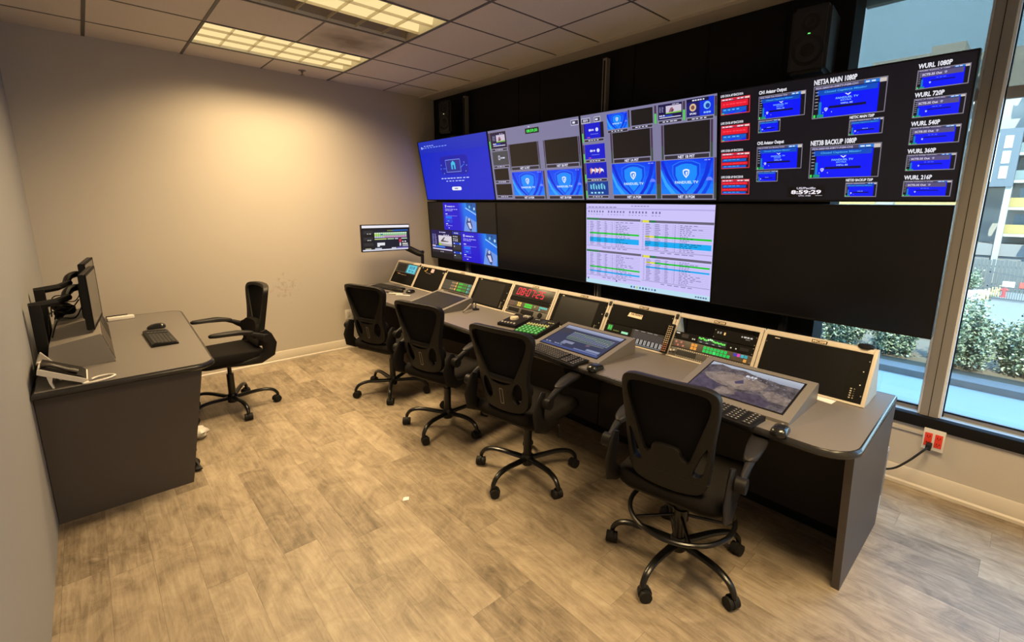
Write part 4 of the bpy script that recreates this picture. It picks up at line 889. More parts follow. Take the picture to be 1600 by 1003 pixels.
def p_u3(cv):
    cv.rect(0, 0, 1, 1, GRY, 0)
    for x0, x1, l in ((.005, .085, 'FDTV'), (.12, .175, '')):
        cv.rect(x0, .905, x1, .965, (200, 200, 225), 2); cv.rect(x0+.004, .913, x1-.004, .957, (60, 55, 80), 3)
        if l: cv.text(l, x0+.018, .92, x1-.018, .948, WHT, 4)
        else: cv.scribble(x0+.01, .925, x1-.01, .945, WHT, 4, 1)
    for y0, y1 in ((.728, .90), (.49, .66)):
        cell(cv, .02, y0, .198, y1, '', (15, 15, 40)); cv.rect(.03 if y0 > .7 else .02, y0, .17 if y0 > .7 else .198, y1, (16, 22, 205), 3); cv.disc(.075, y0+.095, .014, WHT, 4); cv.scribble(.085, y0+.085, .115, y0+.105, WHT, 4, 2); cv.disc(.14, y0+.095, .022, (210, 220, 255), 4); cv.rect(.08, y0+.045, .15, y0+.05, (120, 140, 250), 4); cv.scribble(.05, y0+.01, .08, y0+.018, (220, 90, 130), 4, 1); meters(cv, .003, y0-.04, .016, y1, .5, True)
    cell(cv, .02, .262, .205, .445, '', (16, 22, 205)); cv.rect(.02, .262, .205, .445, (14, 26, 190), 3)
    for k in range(9): cv.poly([(.06+.013*k, .31+.02*(k % 3)), (.075+.013*k, .33+.02*(k % 2)), (.07+.013*k, .39-.012*(k % 3)), (.055+.013*k, .37)], (235, 235, 250) if k % 3 else (225, 150, 120), 4)
    cell(cv, .02, .058, .21, .225, '', (10, 60, 150))
    for k in range(13): cv.poly([(.035+.012*k, .11+.03*(k % 2)), (.05+.012*k, .12), (.052+.012*k, .20-.02*(k % 3)), (.036+.012*k, .19)], (120, 210, 230) if k % 2 else (20, 60, 150), 4)
    cv.scribble(.05, .075, .18, .095, (150, 220, 240), 4, 4); meters(cv, .003, .22, .016, .445, .4, True); meters(cv, .003, .02, .016, .2, .5, True)
    cell(cv, .23, .80, .397, .968, ''); program(cv, .23, .80, .397, .968); cell(cv, .425, .81, .585, .972, '')
    cell(cv, .624, .828, .785, .978, ''); racing(cv, .624, .828, .785, .978)
    cell(cv, .813, .82, .981, .985, ''); cv.rect(.813, .82, .895, .985, (28, 26, 110), 3); cv.rect(.895, .82, .981, .985, (10, 50, 225), 3); cv.rect(.813, .955, .95, .985, (18, 18, 60), 4); cv.scribble(.85, .963, .93, .975, WHT, 5, 5)
    cv.disc(.853, .905, .036, (225, 190, 150), 4); cv.disc(.853, .905, .02, (120, 80, 70), 5); cv.disc(.94, .91, .036, (120, 190, 240), 4); cv.disc(.944, .905, .022, (20, 60, 170), 5)
    cv.text('SPURS', .833, .838, .875, .856, WHT, 5); cv.scribble(.92, .838, .965, .854, (140, 190, 250), 5, 3)
    for x in (.40, .597, .79, .984): meters(cv, x, .80, x+.014, .98, .55, x in (.597, .79))
    for x0, x1, y0, y1, lab in ((.268, .562, .475, .765, 'NET 1A PST'), (.66, .958, .473, .775, 'NET 1B PST')): cell(cv, x0, y0, x1, y1, lab); meters(cv, x1+.004, y0-.05, x1+.018, y1, .4); meters(cv, x0-.018, y0-.05, x0-.004, y1, .4)
    for x0, x1, lab in ((.25, .596, 'NET 1A PGM'), (.634, .981, 'NET 1B PGM')): cell(cv, x0, .062, x1, .415, lab); program(cv, x0, .062, x1, .415)
    meters(cv, .599, .01, .631, .415, .4); meters(cv, .985, .01, .998, .415, .4)
def p_u4(cv):
    cv.rect(0, 0, 1, 1, (13, 12, 22), 0)
    for x0, y0, x1, y1, hd, r in ((.005, .795, .157, .94, 'LIVE CH1A AP ENC2101A', 'rb'), (.008, .552, .160, .698, 'LIVE CH1B AP ENC2101B', 'rb'), (.012, .30, .164, .446, 'LIVE CH2A AP ENC2201A', 'rbrb'), (.014, .053, .167, .197, 'LIVE CH2B AP ENC2201B', 'rbrb')): mv_alarm(cv, x0, y0, x1, y1, hd, r)
    for y0, y1, hd, sub in ((.715, .912, 'CH1 Aviator Output', 'CH1 PGM Out Aviator Out'), (.275, .482, 'CH2 Aviator Output', 'Net 2 PGM Out Backup Public')):
        mv_closed(cv, .20, y0, .415, y1, hd, sub, .038, .60)
    for y0, y1 in ((.602, .708), (.167, .266)): mv_closed(cv, .202, y0, .308, y1, '', 'PDX 2003', .0, .01, False)
    mv_closed(cv, .447, .672, .728, .925, 'NET3A MAIN 1080P', 'PDX-2003101-DIRTY-PGM-CH1', .042, .60)
    mv_closed(cv, .450, .184, .732, .448, 'NET3B BACKUP 1080P', 'PDX-2003102-DIRTY-PGM-CH2', .042, .66)
    mv_closed(cv, .601, .515, .729, .635, 'NET3C MAIN 720P', 'PDX-2003201', .022, .72, False)
    mv_closed(cv, .609, .025, .732, .143, 'NET3D BACKUP 720P', 'PDX-2003202', .022, .85, False)
    for y0, y1, hd, sub in ((.797, .928, 'WURL 1080P', 'WURL Return_5 1080'), (.602, .735, 'WURL 720P', 'turn_4 720p WURL'), (.410, .536, 'WURL 540P', 'turn_3 540p WURL'), (.220, .340, 'WURL 360P', 'turn_2 360p WURL'), (.026, .146, 'WURL 216P', 'WURL Return_1 216p')):
        P = stream(cv, .825, y0, .986, y1, hd, sub, .034, hx={'WURL 1080P': .65}.get(hd, .58))
        cv.rect(*P(.06, .60), *P(.88, .86), (88, 80, 125), 3); cv.text('SCTE-35 Out', *P(.10, .67), *P(.48, .79), (215, 210, 235), 5); shield(cv, *P(.55, .73), .06*(y1-y0), (200, 200, 240), (88, 80, 125), 5)
        cv.rect(*P(.28, .36), *P(.74, .42), (5, 8, 120), 4); shield(cv, *P(.27, .30), .05*(y1-y0), (180, 200, 255), None, 4); cv.scribble(*P(.38, .50), *P(.58, .53), (90, 130, 255), 4, 3)
    cv.rect(.36, .025, .525, .115, (3, 3, 6), 1); cv.text('US/Pacific', .40, .092, .485, .112, (205, 200, 215), 2); cv.text('8:59:29', .375, .05, .51, .086, (250, 240, 250), 2); cv.text('UTC -7:00', .41, .03, .465, .043, (205, 200, 215), 2); cv.rect(.485, .036, .515, .039, (200, 200, 210), 2)
def p_l1(cv):
    cv.rect(0, 0, 1, 1, (16, 13, 14), 0); signup(cv, .252, .525, .742, .993); signup(cv, .505, .012, .997, .512)
    cv.rect(.012, .012, .502, .515, (12, 12, 24), 1); cv.rect(.015, .13, .355, .505, (20, 14, 80), 2); cv.scribble(.16, .465, .27, .48, WHT, 3, 4)
    for j in range(8): cv.scribble(.035, .25+.024*j, .115, .262+.024*j, (130, 130, 190), 3, 2)
    cv.rect(.14, .235, .355, .415, (215, 210, 220), 3); cv.poly([(.14, .235), (.355, .235), (.355, .27), (.22, .275), (.14, .29)], (165, 160, 165), 4); cv.poly([(.14, .235), (.19, .235), (.175, .27), (.14, .285)], (160, 205, 40), 5); cv.poly([(.17, .31), (.235, .39), (.25, .385), (.22, .33), (.30, .32), (.31, .31), (.2, .30)], (90, 75, 80), 5)
    cv.scribble(.23, .42, .33, .435, WHT, 4, 3); cv.rect(.03, .195, .24, .225, (60, 120, 230), 3); cv.scribble(.03, .20, .09, .235, (240, 210, 200), 4, 2); cv.rect(.03, .155, .355, .175, (215, 210, 240), 3); cv.rect(.02, .10, .36, .145, (40, 36, 48), 3); cv.scribble(.16, .115, .22, .128, (180, 180, 190), 4, 2)
    cv.rect(.37, .02, .502, .51, (30, 28, 36), 2); cv.rect(.37, .45, .50, .51, (14, 40, 160), 3); cv.text('FANDUEL', .40, .47, .465, .488, WHT, 4)
    for y in (.41, .37, .34): cv.scribble(.38, y, .46, y+.014, WHT, 4, 3)
    for y in (.28, .12): cv.rect(.375, y, .495, y+.04, (16, 60, 175), 3); cv.rect(.375, y-.085, .495, y-.01, (52, 54, 60), 3); cv.disc(.485, y+.02, .018, (150, 190, 245), 4); cv.scribble(.385, y-.04, .41, y-.025, WHT, 4, 1); cv.scribble(.385, y+.01, .41, y+.025, WHT, 4, 1)
def p_l3(cv):
    BGC = (204, 196, 250); DK = (120, 112, 165)
    cv.rect(0, 0, 1, 1, BGC, 0); cv.scribble(.02, .955, .28, .965, DK, 2, 8); cv.scribble(.4, .972, .55, .98, DK, 2, 6)
    cv.rect(0, .935, 1, .95, (180, 172, 230), 1)
    for j in range(24):
        x = .02+.026*j
        if j % 7 != 6: cv.rect(x, .895, x+.012, .918, (110, 104, 160), 2); cv.scribble(x-.003, .868, x+.016, .876, (150, 142, 200), 2, 1)
    def pane(x0, x1, ytop, ybot, green, blues, yel, rows):
        cv.rect(x0, ytop-.026, x1, ytop, (104, 98, 120), 2)
        if yel: cv.rect(x0+.005, ytop-.026, x0+.058, ytop, (225, 220, 70), 3); cv.rect(x0+.062, ytop-.026, x0+.11, ytop, (40, 120, 80), 3)
        else: cv.rect(x0, ytop-.026, x0+.12, ytop, (50, 125, 85), 3)
        cols = [.0, .09, .26, .42, .55, .63, 1.0]; a = x0+.03; W_ = x1-.008-a; n = rows; h = (ytop-.035-ybot)/n
        for r in range(n):
            y = ytop-.035-h*(r+1)
            cv.rect(a, y, a+W_, y+.0022, (160, 152, 208), 2)
            c = (20, 205, 45) if r in green else (10, 170, 245) if r in blues else None
            if c: cv.rect(a, y, a+W_, y+h, c, 3)
            if c and yel and r in green: cv.rect(a, y, a+.15*W_, y+h, (232, 226, 60), 4)
            tc_ = (15, 70, 60) if c else (112, 104, 158)
            for u0, u1, nn in ((.0, .12, 1), (.15, .27, 1), (.31, .39, 1), (.46, .49, 1), (.54, random.uniform(.65, .92), 4)): cv.scribble(a+W_*u0+.003, y+h*.3, a+W_*u1, y+h*.62, tc_, 5, nn)
            cv.rect(x0+.008, y+h*.3, x0+.02, y+h*.6, (140, 132, 185), 2)
        for u in (.14, .29, .44, .52): cv.rect(a+W_*u, ybot, a+W_*u+.0015, ytop-.03, (170, 162, 215), 2)
        cv.rect(x0, ybot-.012, x1, ybot-.006, (150, 140, 185), 2); cv.scribble(x0+.15, ybot-.03, x1-.1, ybot-.022, DK, 2, 5)
    pane(.005, .478, .828, .49, (7,), (10, 11, 12), False, 15); pane(.487, .997, .822, .49, (7,), (10, 11, 12), True, 15)
    pane(.005, .490, .430, .115, (9,), (12,), False, 15); pane(.500, .995, .424, .135, (2,), (5,), True, 14)
    cv.rect(0, 0, 1, .055, (186, 222, 240), 3)
    for j, c in enumerate(((60, 90, 160), (90, 110, 170), (200, 190, 90), (60, 110, 190), (40, 60, 120), (60, 80, 150), (140, 150, 190), (120, 140, 190), (60, 90, 150))): cv.rect(.41+.024*j, .018, .423+.024*j, .04, c, 4)
    cv.rect(.28, .06, .292, .078, (60, 50, 130), 4); cv.scribble(.90, .018, .985, .035, (90, 110, 150), 4, 5); cv.rect(.018, .045, .026, .07, (50, 40, 60), 4)
YB = [-0.07, -1.400, -2.600, -3.750, -4.950]
g1 = 'upper row of wall displays'; g2 = 'lower row of wall displays'
display('wall display showing a plain blue setup page with a house icon, far upper left', YB[1], YB[0], True, g1, p_u1)
display('wall display with green clock and two FANDUEL TV slates, second in the upper row', YB[2], YB[1], True, g1, p_u2)
display('wall display with team logos above NET 1B labels, third in the upper row', YB[3], YB[2], True, g1, p_u3)
display('wall display of WURL and NET3A stream tiles, nearest the window in the upper row', YB[4], YB[3], True, g1, p_u4)
display('wall display showing two overlapping blue sign-up pages, nearest the far wall in the lower row', YB[1], YB[0], False, g2, p_l1)
display('switched-off black wall display between the sign-up pages and the schedule screen', YB[2], YB[1], False, g2)
display('wall display showing a lavender schedule table with green and cyan rows', YB[3], YB[2], False, g2, p_l3)
display('switched-off black wall display nearest the window in the lower row', YB[4], YB[3], False, g2)
for y, lab in ((-0.72, 'dark metal upright behind the displays near the far wall'), (-2.66, 'metal upright below the gap left of the schedule display'), (-4.2, 'metal upright behind the displays beside the window')):
    t = thing('mounting_post', lab, 'post', (3.51, y, 0)); q = MB(); q.box((-0.02, -0.02, 0), (0.025, 0.02, 2.80)); q.build('channel', m_grey if y > -4 else m_black, t)
    q = MB(); q.box((-0.025, -0.006, 0.02), (-0.0195, 0.006, 2.78)); q.build('slot_strip', m_black, t)

# loudspeakers on brackets above the displays
def speaker(x, y, z, rz, label, led):
    t = thing('loudspeaker', label, 'loudspeaker', (x, y, z), rz, group='loudspeakers above the wall displays')
    q = MB(); q.prism([(-0.135, -0.095), (0.135, -0.095), (0.135, 0.095), (-0.135, 0.095)], 'z', 0, 0.34); bmesh.ops.bevel(q.bm, geom=q.bm.edges[:], offset=0.018, segments=3, affect='EDGES'); q.build('cabinet', mat('speaker_cabinet', (0.012, 0.012, 0.013), 0.55, spec=0.3), t)
    q = MB(); q.lathe([(0.001, -0.139), (0.02, -0.139), (0.05, -0.131), (0.066, -0.137), (0.076, -0.141), (0.080, -0.136), (0.08, -0.130)], (0, 0, 0.115), axis='x'); q.build('woofer', m_blackp, t)
    q = MB(); q.lathe([(0.001, -0.140), (0.014, -0.140), (0.02, -0.134), (0.045, -0.138), (0.05, -0.132)], (0, 0, 0.255), axis='x'); q.build('tweeter', m_blackp, t)
    cv = MB(); cv.box((-0.1375, -0.006, 0.196), (-0.136, 0.006, 0.201)); cv.build('power_light', emis(led, 1.2), t)
    q = MB(); q.box((0.0, -0.05, -0.03), (0.09, 0.05, 0.0)); q.sweep([(0.04, 0, -0.02), (0.12, 0, -0.05), (0.20, 0, -0.05)], 0.014, seg=8); q.build('bracket', m_blackm, t)
speaker(3.42, -4.215, 2.375, R_(6), 'black loudspeaker with a green light, beside the window above the displays', (120, 255, 120))
speaker(3.42, -0.60, 2.40, R_(10), 'black loudspeaker in the corner above the blue setup page', (255, 240, 200))

# ------------------------------------------------------------------ things on the console
def touch(y0, y1, x0, label, paint, m_top=None):
    """touch display set in a low wedge stand"""
    d = 0.36; h0, h1 = 0.014, 0.098; s_ = math.atan2(h1-h0, d)
    t = thing('touch_display', label, 'touch display', (x0, y1, ZT+0.001), group='touch displays in wedge stands'); w = y1-y0
    q = MB(); q.prism([(0, 0), (0.0, h0), (d, h1), (d+0.01, h1-0.01), (d+0.01, 0)], 'y', -w, 0, mat('wedge_housing', (0.165, 0.153, 0.142), 0.45))
    q.build('wedge_housing', mat('wedge_housing', (0.165, 0.153, 0.142), 0.45), t, smooth=False)
    f = bpy.data.objects.new('bezel', None)
    M = Matrix.Translation((0, 0, h0)) @ Matrix(((0, math.cos(s_), -math.sin(s_), 0), (-1, 0, 0, 0), (0, math.sin(s_), math.cos(s_), 0), (0, 0, 0, 1)))
    L_ = math.hypot(d, h1-h0)
    q = MB(); q.box((0.038, 0.040, -0.002), (w-0.038, L_-0.034, 0.0015)); b = q.build('bezel', m_blackp, t); b.matrix_local = M
    cv = Canvas(w-0.094, L_-0.092, None, 0.0022, True, off=(0.047, 0.049)); paint(cv); cv.build('screen', b)
    return t
def p_w1(cv):
    g = mat('dim_touch_glass', (0.022, 0.021, 0.020), 0.35, spec=0.25); cv.rect(0, 0, 1, 1, g, 0); cv.scribble(.04, .80, .2, .83, (90, 90, 95), 1, 2); cv.scribble(.04, .72, .14, .74, (70, 70, 80), 1, 2)
def p_w2(cv):
    cv.rect(0, 0, 1, 1, (38, 46, 74), 0); cv.vgrad(0, .86, 1, 1, (120, 128, 160), (165, 170, 195), 3, 1); cv.rect(0, .0, 1, .07, (60, 76, 128), 1); cv.rect(0, .60, .2, .84, (46, 48, 62), 1)
    for r in range(5):
        for c_ in range(16): cv.rect(.24+.045*c_, .46+.065*r, .278+.045*c_, .505+.065*r, [(104, 122, 118), (112, 132, 120), (120, 118, 150), (106, 124, 140), (130, 140, 128)][(r+c_//5) % 5], 2)
    cv.rect(.28, .22, .47, .32, (128, 134, 158), 2); cv.rect(.28, .16, .36, .22, (120, 128, 155), 2); cv.scribble(.04, .10, .14, .13, (170, 178, 205), 2, 2); cv.scribble(.2, .10, .36, .13, (150, 158, 190), 2, 3); cv.rect(.74, .14, .96, .22, (128, 140, 172), 2); cv.rect(.66, .30, .72, .38, (100, 80, 100), 2); cv.rect(.56, .08, .96, .12, (110, 122, 170), 2); cv.rect(.26, .40, .92, .43, (110, 124, 112), 2)
def terrain(name, c0, c1, scale):
    """mottled picture colour of the aerial photo on the lock screen"""
    if name in MC: return MC[name]
    m = emis(c0).copy(); m.name = name; nt = m.node_tree; b = nt.nodes['Principled BSDF']
    t = nt.nodes.new('ShaderNodeTexCoord'); n = nt.nodes.new('ShaderNodeTexNoise'); n.inputs['Scale'].default_value = scale; n.inputs['Detail'].default_value = 8; n.inputs['Roughness'].default_value = 0.75
    r = nt.nodes.new('ShaderNodeValToRGB'); r.color_ramp.elements[0].position = 0.36; r.color_ramp.elements[0].color = (*lin(c0), 1); r.color_ramp.elements[1].position = 0.64; r.color_ramp.elements[1].color = (*lin(c1), 1)
    nt.links.new(t.outputs['Object'], n.inputs['Vector']); nt.links.new(n.outputs['Fac'], r.inputs[0]); nt.links.new(r.outputs[0], b.inputs['Emission Color'])
    MC[name] = m; return m
def p_w3(cv):
    tA = terrain('photo_ridge', (44, 38, 44), (112, 102, 104), 26); tB = terrain('photo_sand', (96, 82, 76), (150, 134, 124), 30); tC = terrain('photo_dark', (46, 40, 56), (88, 76, 92), 34); cv.rect(0, 0, 1, 1, tA, 0); cv.vgrad(0, .80, 1, 1, (150, 155, 172), (180, 188, 200), 4, .5)
    cv.poly([(0, .86), (.12, .96), (.25, .90), (.4, .93), (.55, .84), (.75, .82), (1, .70), (1, .5), (0, .5)], tA, 1)
    rnd = random.Random(3)
    cv.poly([(.02, .55), (.2, .74), (.5, .77), (.72, .66), (.70, .42), (.45, .28), (.15, .35)], tB, 2)
    cv.poly([(.12, .52), (.25, .66), (.48, .68), (.62, .58), (.56, .42), (.36, .36), (.18, .42)], terrain('photo_field', (120, 104, 96), (150, 132, 120), 22), 3)
    cv.poly([(.30, .42), (.42, .56), (.50, .50), (.44, .34)], (150, 132, 120), 4); cv.poly([(.39, .50), (.46, .62), (.49, .50), (.42, .44)], (70, 62, 90), 5)
    cv.poly([(0, .5), (.1, .42), (.28, .30), (.36, .2), (.3, 0), (0, 0)], tC, 4); cv.poly([(.50, .22), (.70, .30), (.86, .14), (.84, 0), (.46, 0)], tC, 4)
    cv.poly([(.68, .42), (.80, .52), (1, .42), (1, .2), (.82, .22)], tB, 3); cv.poly([(.30, .24), (.44, .3), (.5, .12), (.36, 0), (.28, .02)], tB, 5)
    for k in range(90):
        x = rnd.uniform(.02, .98); y = .72+.1*math.sin(x*3)+rnd.uniform(-.07, .05)-(.12 if x > .7 else 0); s_ = rnd.uniform(.006, .014); g = rnd.randint(50, 130); cv.rect(x, y, x+s_, y+s_*1.6, (g, g-8, g), 5)
    for k in range(60):
        x = rnd.uniform(.5, .98); y = rnd.uniform(.3, .55); g = rnd.randint(70, 150); cv.rect(x, y, x+.012, y+.012, (g, g-10, g-4), 5)
    for k in range(6): cv.disc(.55+.065*k, .76-.02*k, .03, (60, 56, 60), 5, 10, 0, 180); cv.disc(.55+.065*k, .755-.02*k, .018, (150, 150, 160), 6, 10, 0, 180)
    cv.text('8:59', .45, .73, .57, .80, (225, 228, 240), 7); cv.scribble(.44, .68, .58, .695, (190, 190, 210), 7, 3)
touch(-1.925, -1.385, 2.325, 'touch display in grey wedge stand with a dark empty screen, nearest the far wall', p_w1)
touch(-3.625, -3.065, 2.335, 'touch display in grey wedge stand showing a dark blue schedule, middle of the console', p_w2)
touch(-4.645, -4.105, 2.355, 'touch display in grey wedge stand showing an aerial lock screen with 8:59', p_w3)
def keyboard(x, y, rz, label, ln=0.44, dp=0.135, plain=False, z=ZT, slim=False):
    """long side along local Y, far side +X"""
    t = thing('keyboard', label, 'keyboard', (x, y, z+0.001), rz)
    q = MB(); q.prism([(-dp/2, 0), (-dp/2, 0.009), (-dp/2+0.01, 0.012), (dp/2-0.01, 0.021), (dp/2, 0.018), (dp/2, 0)], 'y', -ln/2, ln/2); q.build('case', m_blackp if not slim else m_rubber, t)
    q = MB(); nr = 6; cols = max(12, int(ln/0.0195)); rh = (dp-0.022)/nr; cw = (ln-0.02)/cols; lt = MB()
    for r in range(nr):
        x0 = -dp/2+0.011+rh*r; zz = 0.012+0.009*(r+.5)/nr
        c_ = 0
        while c_ < cols:
            wk = 5 if (r == 0 and c_ == 4) else 1
            if cols > 20 and c_ in (15, 19) : c_ += 1; continue
            y0 = ln/2-0.01-cw*(c_+wk)
            q.box((x0+0.0015, y0+0.0012, zz-0.002), (x0+rh-0.0015, y0+cw*wk-0.0012, zz+0.0045))
            if not plain and wk == 1: lt.quadpoly([(x0+rh*.45, y0+cw*.3, zz+0.0048), (x0+rh*.75, y0+cw*.3, zz+0.0048), (x0+rh*.75, y0+cw*.62, zz+0.0048), (x0+rh*.45, y0+cw*.62, zz+0.0048)])
            c_ += wk
    ks = q.build('keys', m_keys, t, smooth=False)
    if not plain: lt.build('key_lettering', m_keyt, ks, smooth=False)
    else: lt.bm.free()
    return t
keyboard(2.292, -3.335, R_(-4), 'black keyboard with white lettering in front of the schedule touch display')
keyboard(2.283, -4.335, R_(-4), 'black keyboard with white lettering in front of the aerial lock screen')
keyboard(2.60, -0.50, R_(8), 'plain black keyboard at the far end of the console', plain=True)
keyboard(0.566, -1.325, R_(180+2), 'black compact keyboard on the small grey desk', plain=True)
def mouse(x, y, rz, label, z=ZT):
    t = thing('computer_mouse', label, 'mouse', (x, y, z+0.001), rz)
    q = MB(); rings = []
    o = [(a, b) for a, b in smooth_loop([(0.055, 0), (0.040, 0.028), (0, 0.031), (-0.04, 0.031), (-0.055, 0.012), (-0.055, -0.012), (-0.04, -0.031), (0, -0.031), (0.040, -0.028)])]
    for sc_, z_ in ((0.93, 0), (1.0, 0.006), (0.98, 0.016), (0.86, 0.027), (0.6, 0.0345), (0.25, 0.037)): rings.append([(a*sc_-0.004*z_/0.03, b*sc_, z_ - 0.008*max(0, a*sc_/0.055)*(z_/0.037)) for a, b in o])
    q.loft(rings); b = q.build('body', mat('mouse_gloss', (0.012, 0.013, 0.013), 0.18, spec=0.6), t, ang=1.2)
    q = MB(); q.cyl((0.022, -0.004, 0.026), (0.022, 0.004, 0.026), 0.009, seg=12); q.build('scroll_wheel', m_grey, t)
mouse(2.285, -3.655, 0, 'black mouse beside the keyboard of the schedule touch display')
mouse(2.265, -4.645, 0.1, 'glossy black mouse at the near end of the console')
mouse(2.655, -0.90, 0.5, 'black mouse beside the pens at the far end of the console')
mouse(0.575, -0.985, R_(175), 'black mouse behind the keyboard on the small grey desk')
# jog controller and green keypad
t = thing('shuttle_controller', 'black desktop controller with a large pale jog knob', 'controller', (2.63, -2.575, ZT+0.001), R_(12))
q = MB(); q.prism([(-0.12, 0), (-0.12, 0.022), (0.0, 0.034), (0.12, 0.046), (0.12, 0)], 'y', -0.085, 0.085); q.build('case', m_blackp, t)
q = MB(); q.lathe([(0.001, 0.03), (0.034, 0.03), (0.034, 0.046), (0.030, 0.052), (0.001, 0.052)], (0.01, 0.02, 0)); q.build('jog_knob', mat('knob_cream', (0.62, 0.54, 0.40), 0.4), t)
q = MB()
for j in range(5): q.box((-0.095, 0.055-0.028*j, 0.024), (-0.08, 0.068-0.028*j, 0.031))
for j in range(3): q.box((0.07, -0.03-0.02*j, 0.04), (0.105, -0.018-0.02*j, 0.052))
q.build('buttons', m_lgrey, t)
t = thing('button_keypad', 'black desktop keypad with rows of green lit round keys', 'keypad', (2.58, -2.855, ZT+0.001), R_(15))
q = MB(); q.prism([(-0.165, 0), (-0.165, 0.028), (0.165, 0.058), (0.165, 0)], 'y', -0.105, 0.105); q.build('case', m_blackp, t)
s_ = math.atan2(0.03, 0.33); M = Matrix.Translation((-0.165, 0.105, 0.028)) @ Matrix(((0, math.cos(s_), -math.sin(s_), 0), (-1, 0, 0, 0), (0, math.sin(s_), math.cos(s_), 0), (0, 0, 0, 1)))
q = MB(); kg = emis((70, 165, 60), 0.9); ky = emis((215, 200, 110), 0.9); kc = emis((185, 225, 150), 1.0)
for r in range(4):
    for c_ in range(6): q.cyl((0.026+0.0315*c_, 0.035+0.036*r, 0), (0.026+0.0315*c_, 0.035+0.036*r, 0.006), 0.0125, kg, 12); q.cyl((0.026+0.0315*c_, 0.035+0.036*r, 0.006), (0.026+0.0315*c_, 0.035+0.036*r, 0.0068), 0.007, kc, 10)
for c_ in range(8): q.cyl((0.022+0.0235*c_, 0.185, 0), (0.022+0.0235*c_, 0.185, 0.006), 0.008, ky, 10); q.cyl((0.022+0.0235*c_, 0.205, 0), (0.022+0.0235*c_, 0.205, 0.006), 0.006, ky, 10)
q.build('round_keys', kg, t).matrix_local = M
cv = Canvas(0.21, 0.33, None, 0.001, True); cv.rect(.42, .72, .62, .9, (40, 46, 52)); cv.scribble(.1, .88, .3, .92, (200, 190, 150), 2, 3); cv.scribble(.7, .8, .95, .84, (220, 200, 120), 2, 3); o = cv.build('display', t); o.matrix_local = M
# gooseneck microphone, pens, remotes
def dmat(n, c): return mat(n, c, 0.4)
t = thing('desk_microphone', 'small black gooseneck microphone right of the dark touch display', 'microphone', (2.69, -1.975, ZT+0.001))
q = MB(); q.lathe([(0.001, 0), (0.03, 0), (0.03, 0.008), (0.012, 0.014), (0.001, 0.014)]); q.build('base', m_blackp, t)
q = MB(); q.sweep(catmull([(0, 0, 0.01), (0, 0, 0.05), (-0.02, -0.01, 0.07), (-0.07, -0.02, 0.055)], 5), 0.005, seg=8); q.build('gooseneck', m_blackm, t)
q = MB(); q.sweep([(-0.06, -0.018, 0.06), (-0.12, -0.035, 0.03), (-0.165, -0.045, 0.012)], [0.009, 0.009, 0.008], seg=10); q.build('microphone_head', m_grey, t)
for n_, lab, a, b, r, m in (('pen', 'black pen lying left of the other pens on the console', (2.47, -0.72), (2.55, -0.86), 0.005, m_blackp), ('pen', 'silver pen nearest the dark touch display on the console', (2.47, -0.93), (2.56, -1.06), 0.005, m_alu), ('marker', 'white marker lying between two black pens on the console', (2.46, -0.80), (2.54, -0.95), 0.007, m_white), ('stapler', 'flat black stapler lying behind the pens on the console', (2.56, -0.68), (2.60, -0.84), 0.014, m_blackp)):
    t = thing(n_, lab, n_, (a[0], a[1], ZT+r+0.001)); dx, dy = b[0]-a[0], b[1]-a[1]
    q = MB(); q.sweep([(0, 0, 0), (dx*.04, dy*.04, 0), (dx*.8, dy*.8, 0), (dx, dy, 0)], [r*.3, r, r, r*.7], seg=10); q.build('barrel', m, t)
    q = MB(); q.sweep([(dx*.55, dy*.55, r*.9), (dx*.9, dy*.9, r*.9)], r*.25, seg=6); q.build('clip', m_grey, t)
for x, y, lab in ((2.795, -4.66, 'white strip standing in for the bright light gap under the last rack monitor'), (2.785, -4.46, 'small white strip standing in for a bright light gap behind the lock screen display')):
    q = MB(); q.prism([(x-0.045, y-0.04), (x+0.012, y-0.045), (x+0.012, y+0.045), (x-0.035, y+0.04)], 'z', ZT+0.001, ZT+0.003); tag(q.build('light_gap_strip', mat('paper', (0.8, 0.8, 0.8), 0.7)), lab, 'paper')  # added white strips imitate bright gaps of light under the monitor
# small monitor on an arm at the far corner
M = Matrix.Translation((2.352, -0.475, 1.14)) @ Matrix.Rotation(R_(-1), 4, 'Z') @ Matrix.Rotation(R_(90), 4, 'X')
t = thing('arm_monitor', 'small monitor on a black arm in front of the far wall, showing a coloured grid', 'monitor', M=M); w, h = 0.545, 0.282
q = MB(); q.box((0, 0, -0.03), (w, h, -0.001), bev=0.003); q.box((0.18, 0.08, -0.06), (0.36, 0.2, -0.03)); q.build('housing', m_blackp, t)
cv = Canvas(w-0.016, h-0.018, (24, 26, 42), 0.0004, True, off=(0.008, 0.01))
cv.rect(0, .90, 1, 1, (235, 232, 240)); cv.rect(0, 0, 1, .05, (225, 225, 240)); cv.rect(0, .84, 1, .90, (20, 18, 24)); cv.rect(.52, .77, .64, .80, (120, 140, 70)); cv.rect(.64, .765, .97, .81, (40, 100, 190))
cv.rect(.02, .05, .24, .84, (22, 20, 22), 1)
for y in (.70, .44, .22): cv.rect(.03, y-.03, .22, y+.10, (46, 44, 48), 2)
for y in (.66, .405): cv.scribble(.10, y, .19, y+.025, (215, 215, 220), 3, 2)
cols = [(205, 235, 190), (140, 205, 150), (120, 185, 140), (190, 150, 160), (200, 150, 200), (215, 225, 235)]
for r in range(4):
    for c_ in range(16): cv.rect(.25+.0435*c_, .71-.052*(r+1)+.004, .289+.0435*c_, .71-.052*r, [(215, 240, 205), (140, 210, 150) if c_ > 1 else (180, 215, 90), (190, 170, 170) if c_ > 3 else (170, 220, 120), (205, 150, 205) if c_ > 4 else (200, 190, 240)][r] if not (c_ == 3 and r in (1,)) else (60, 90, 160), 2)
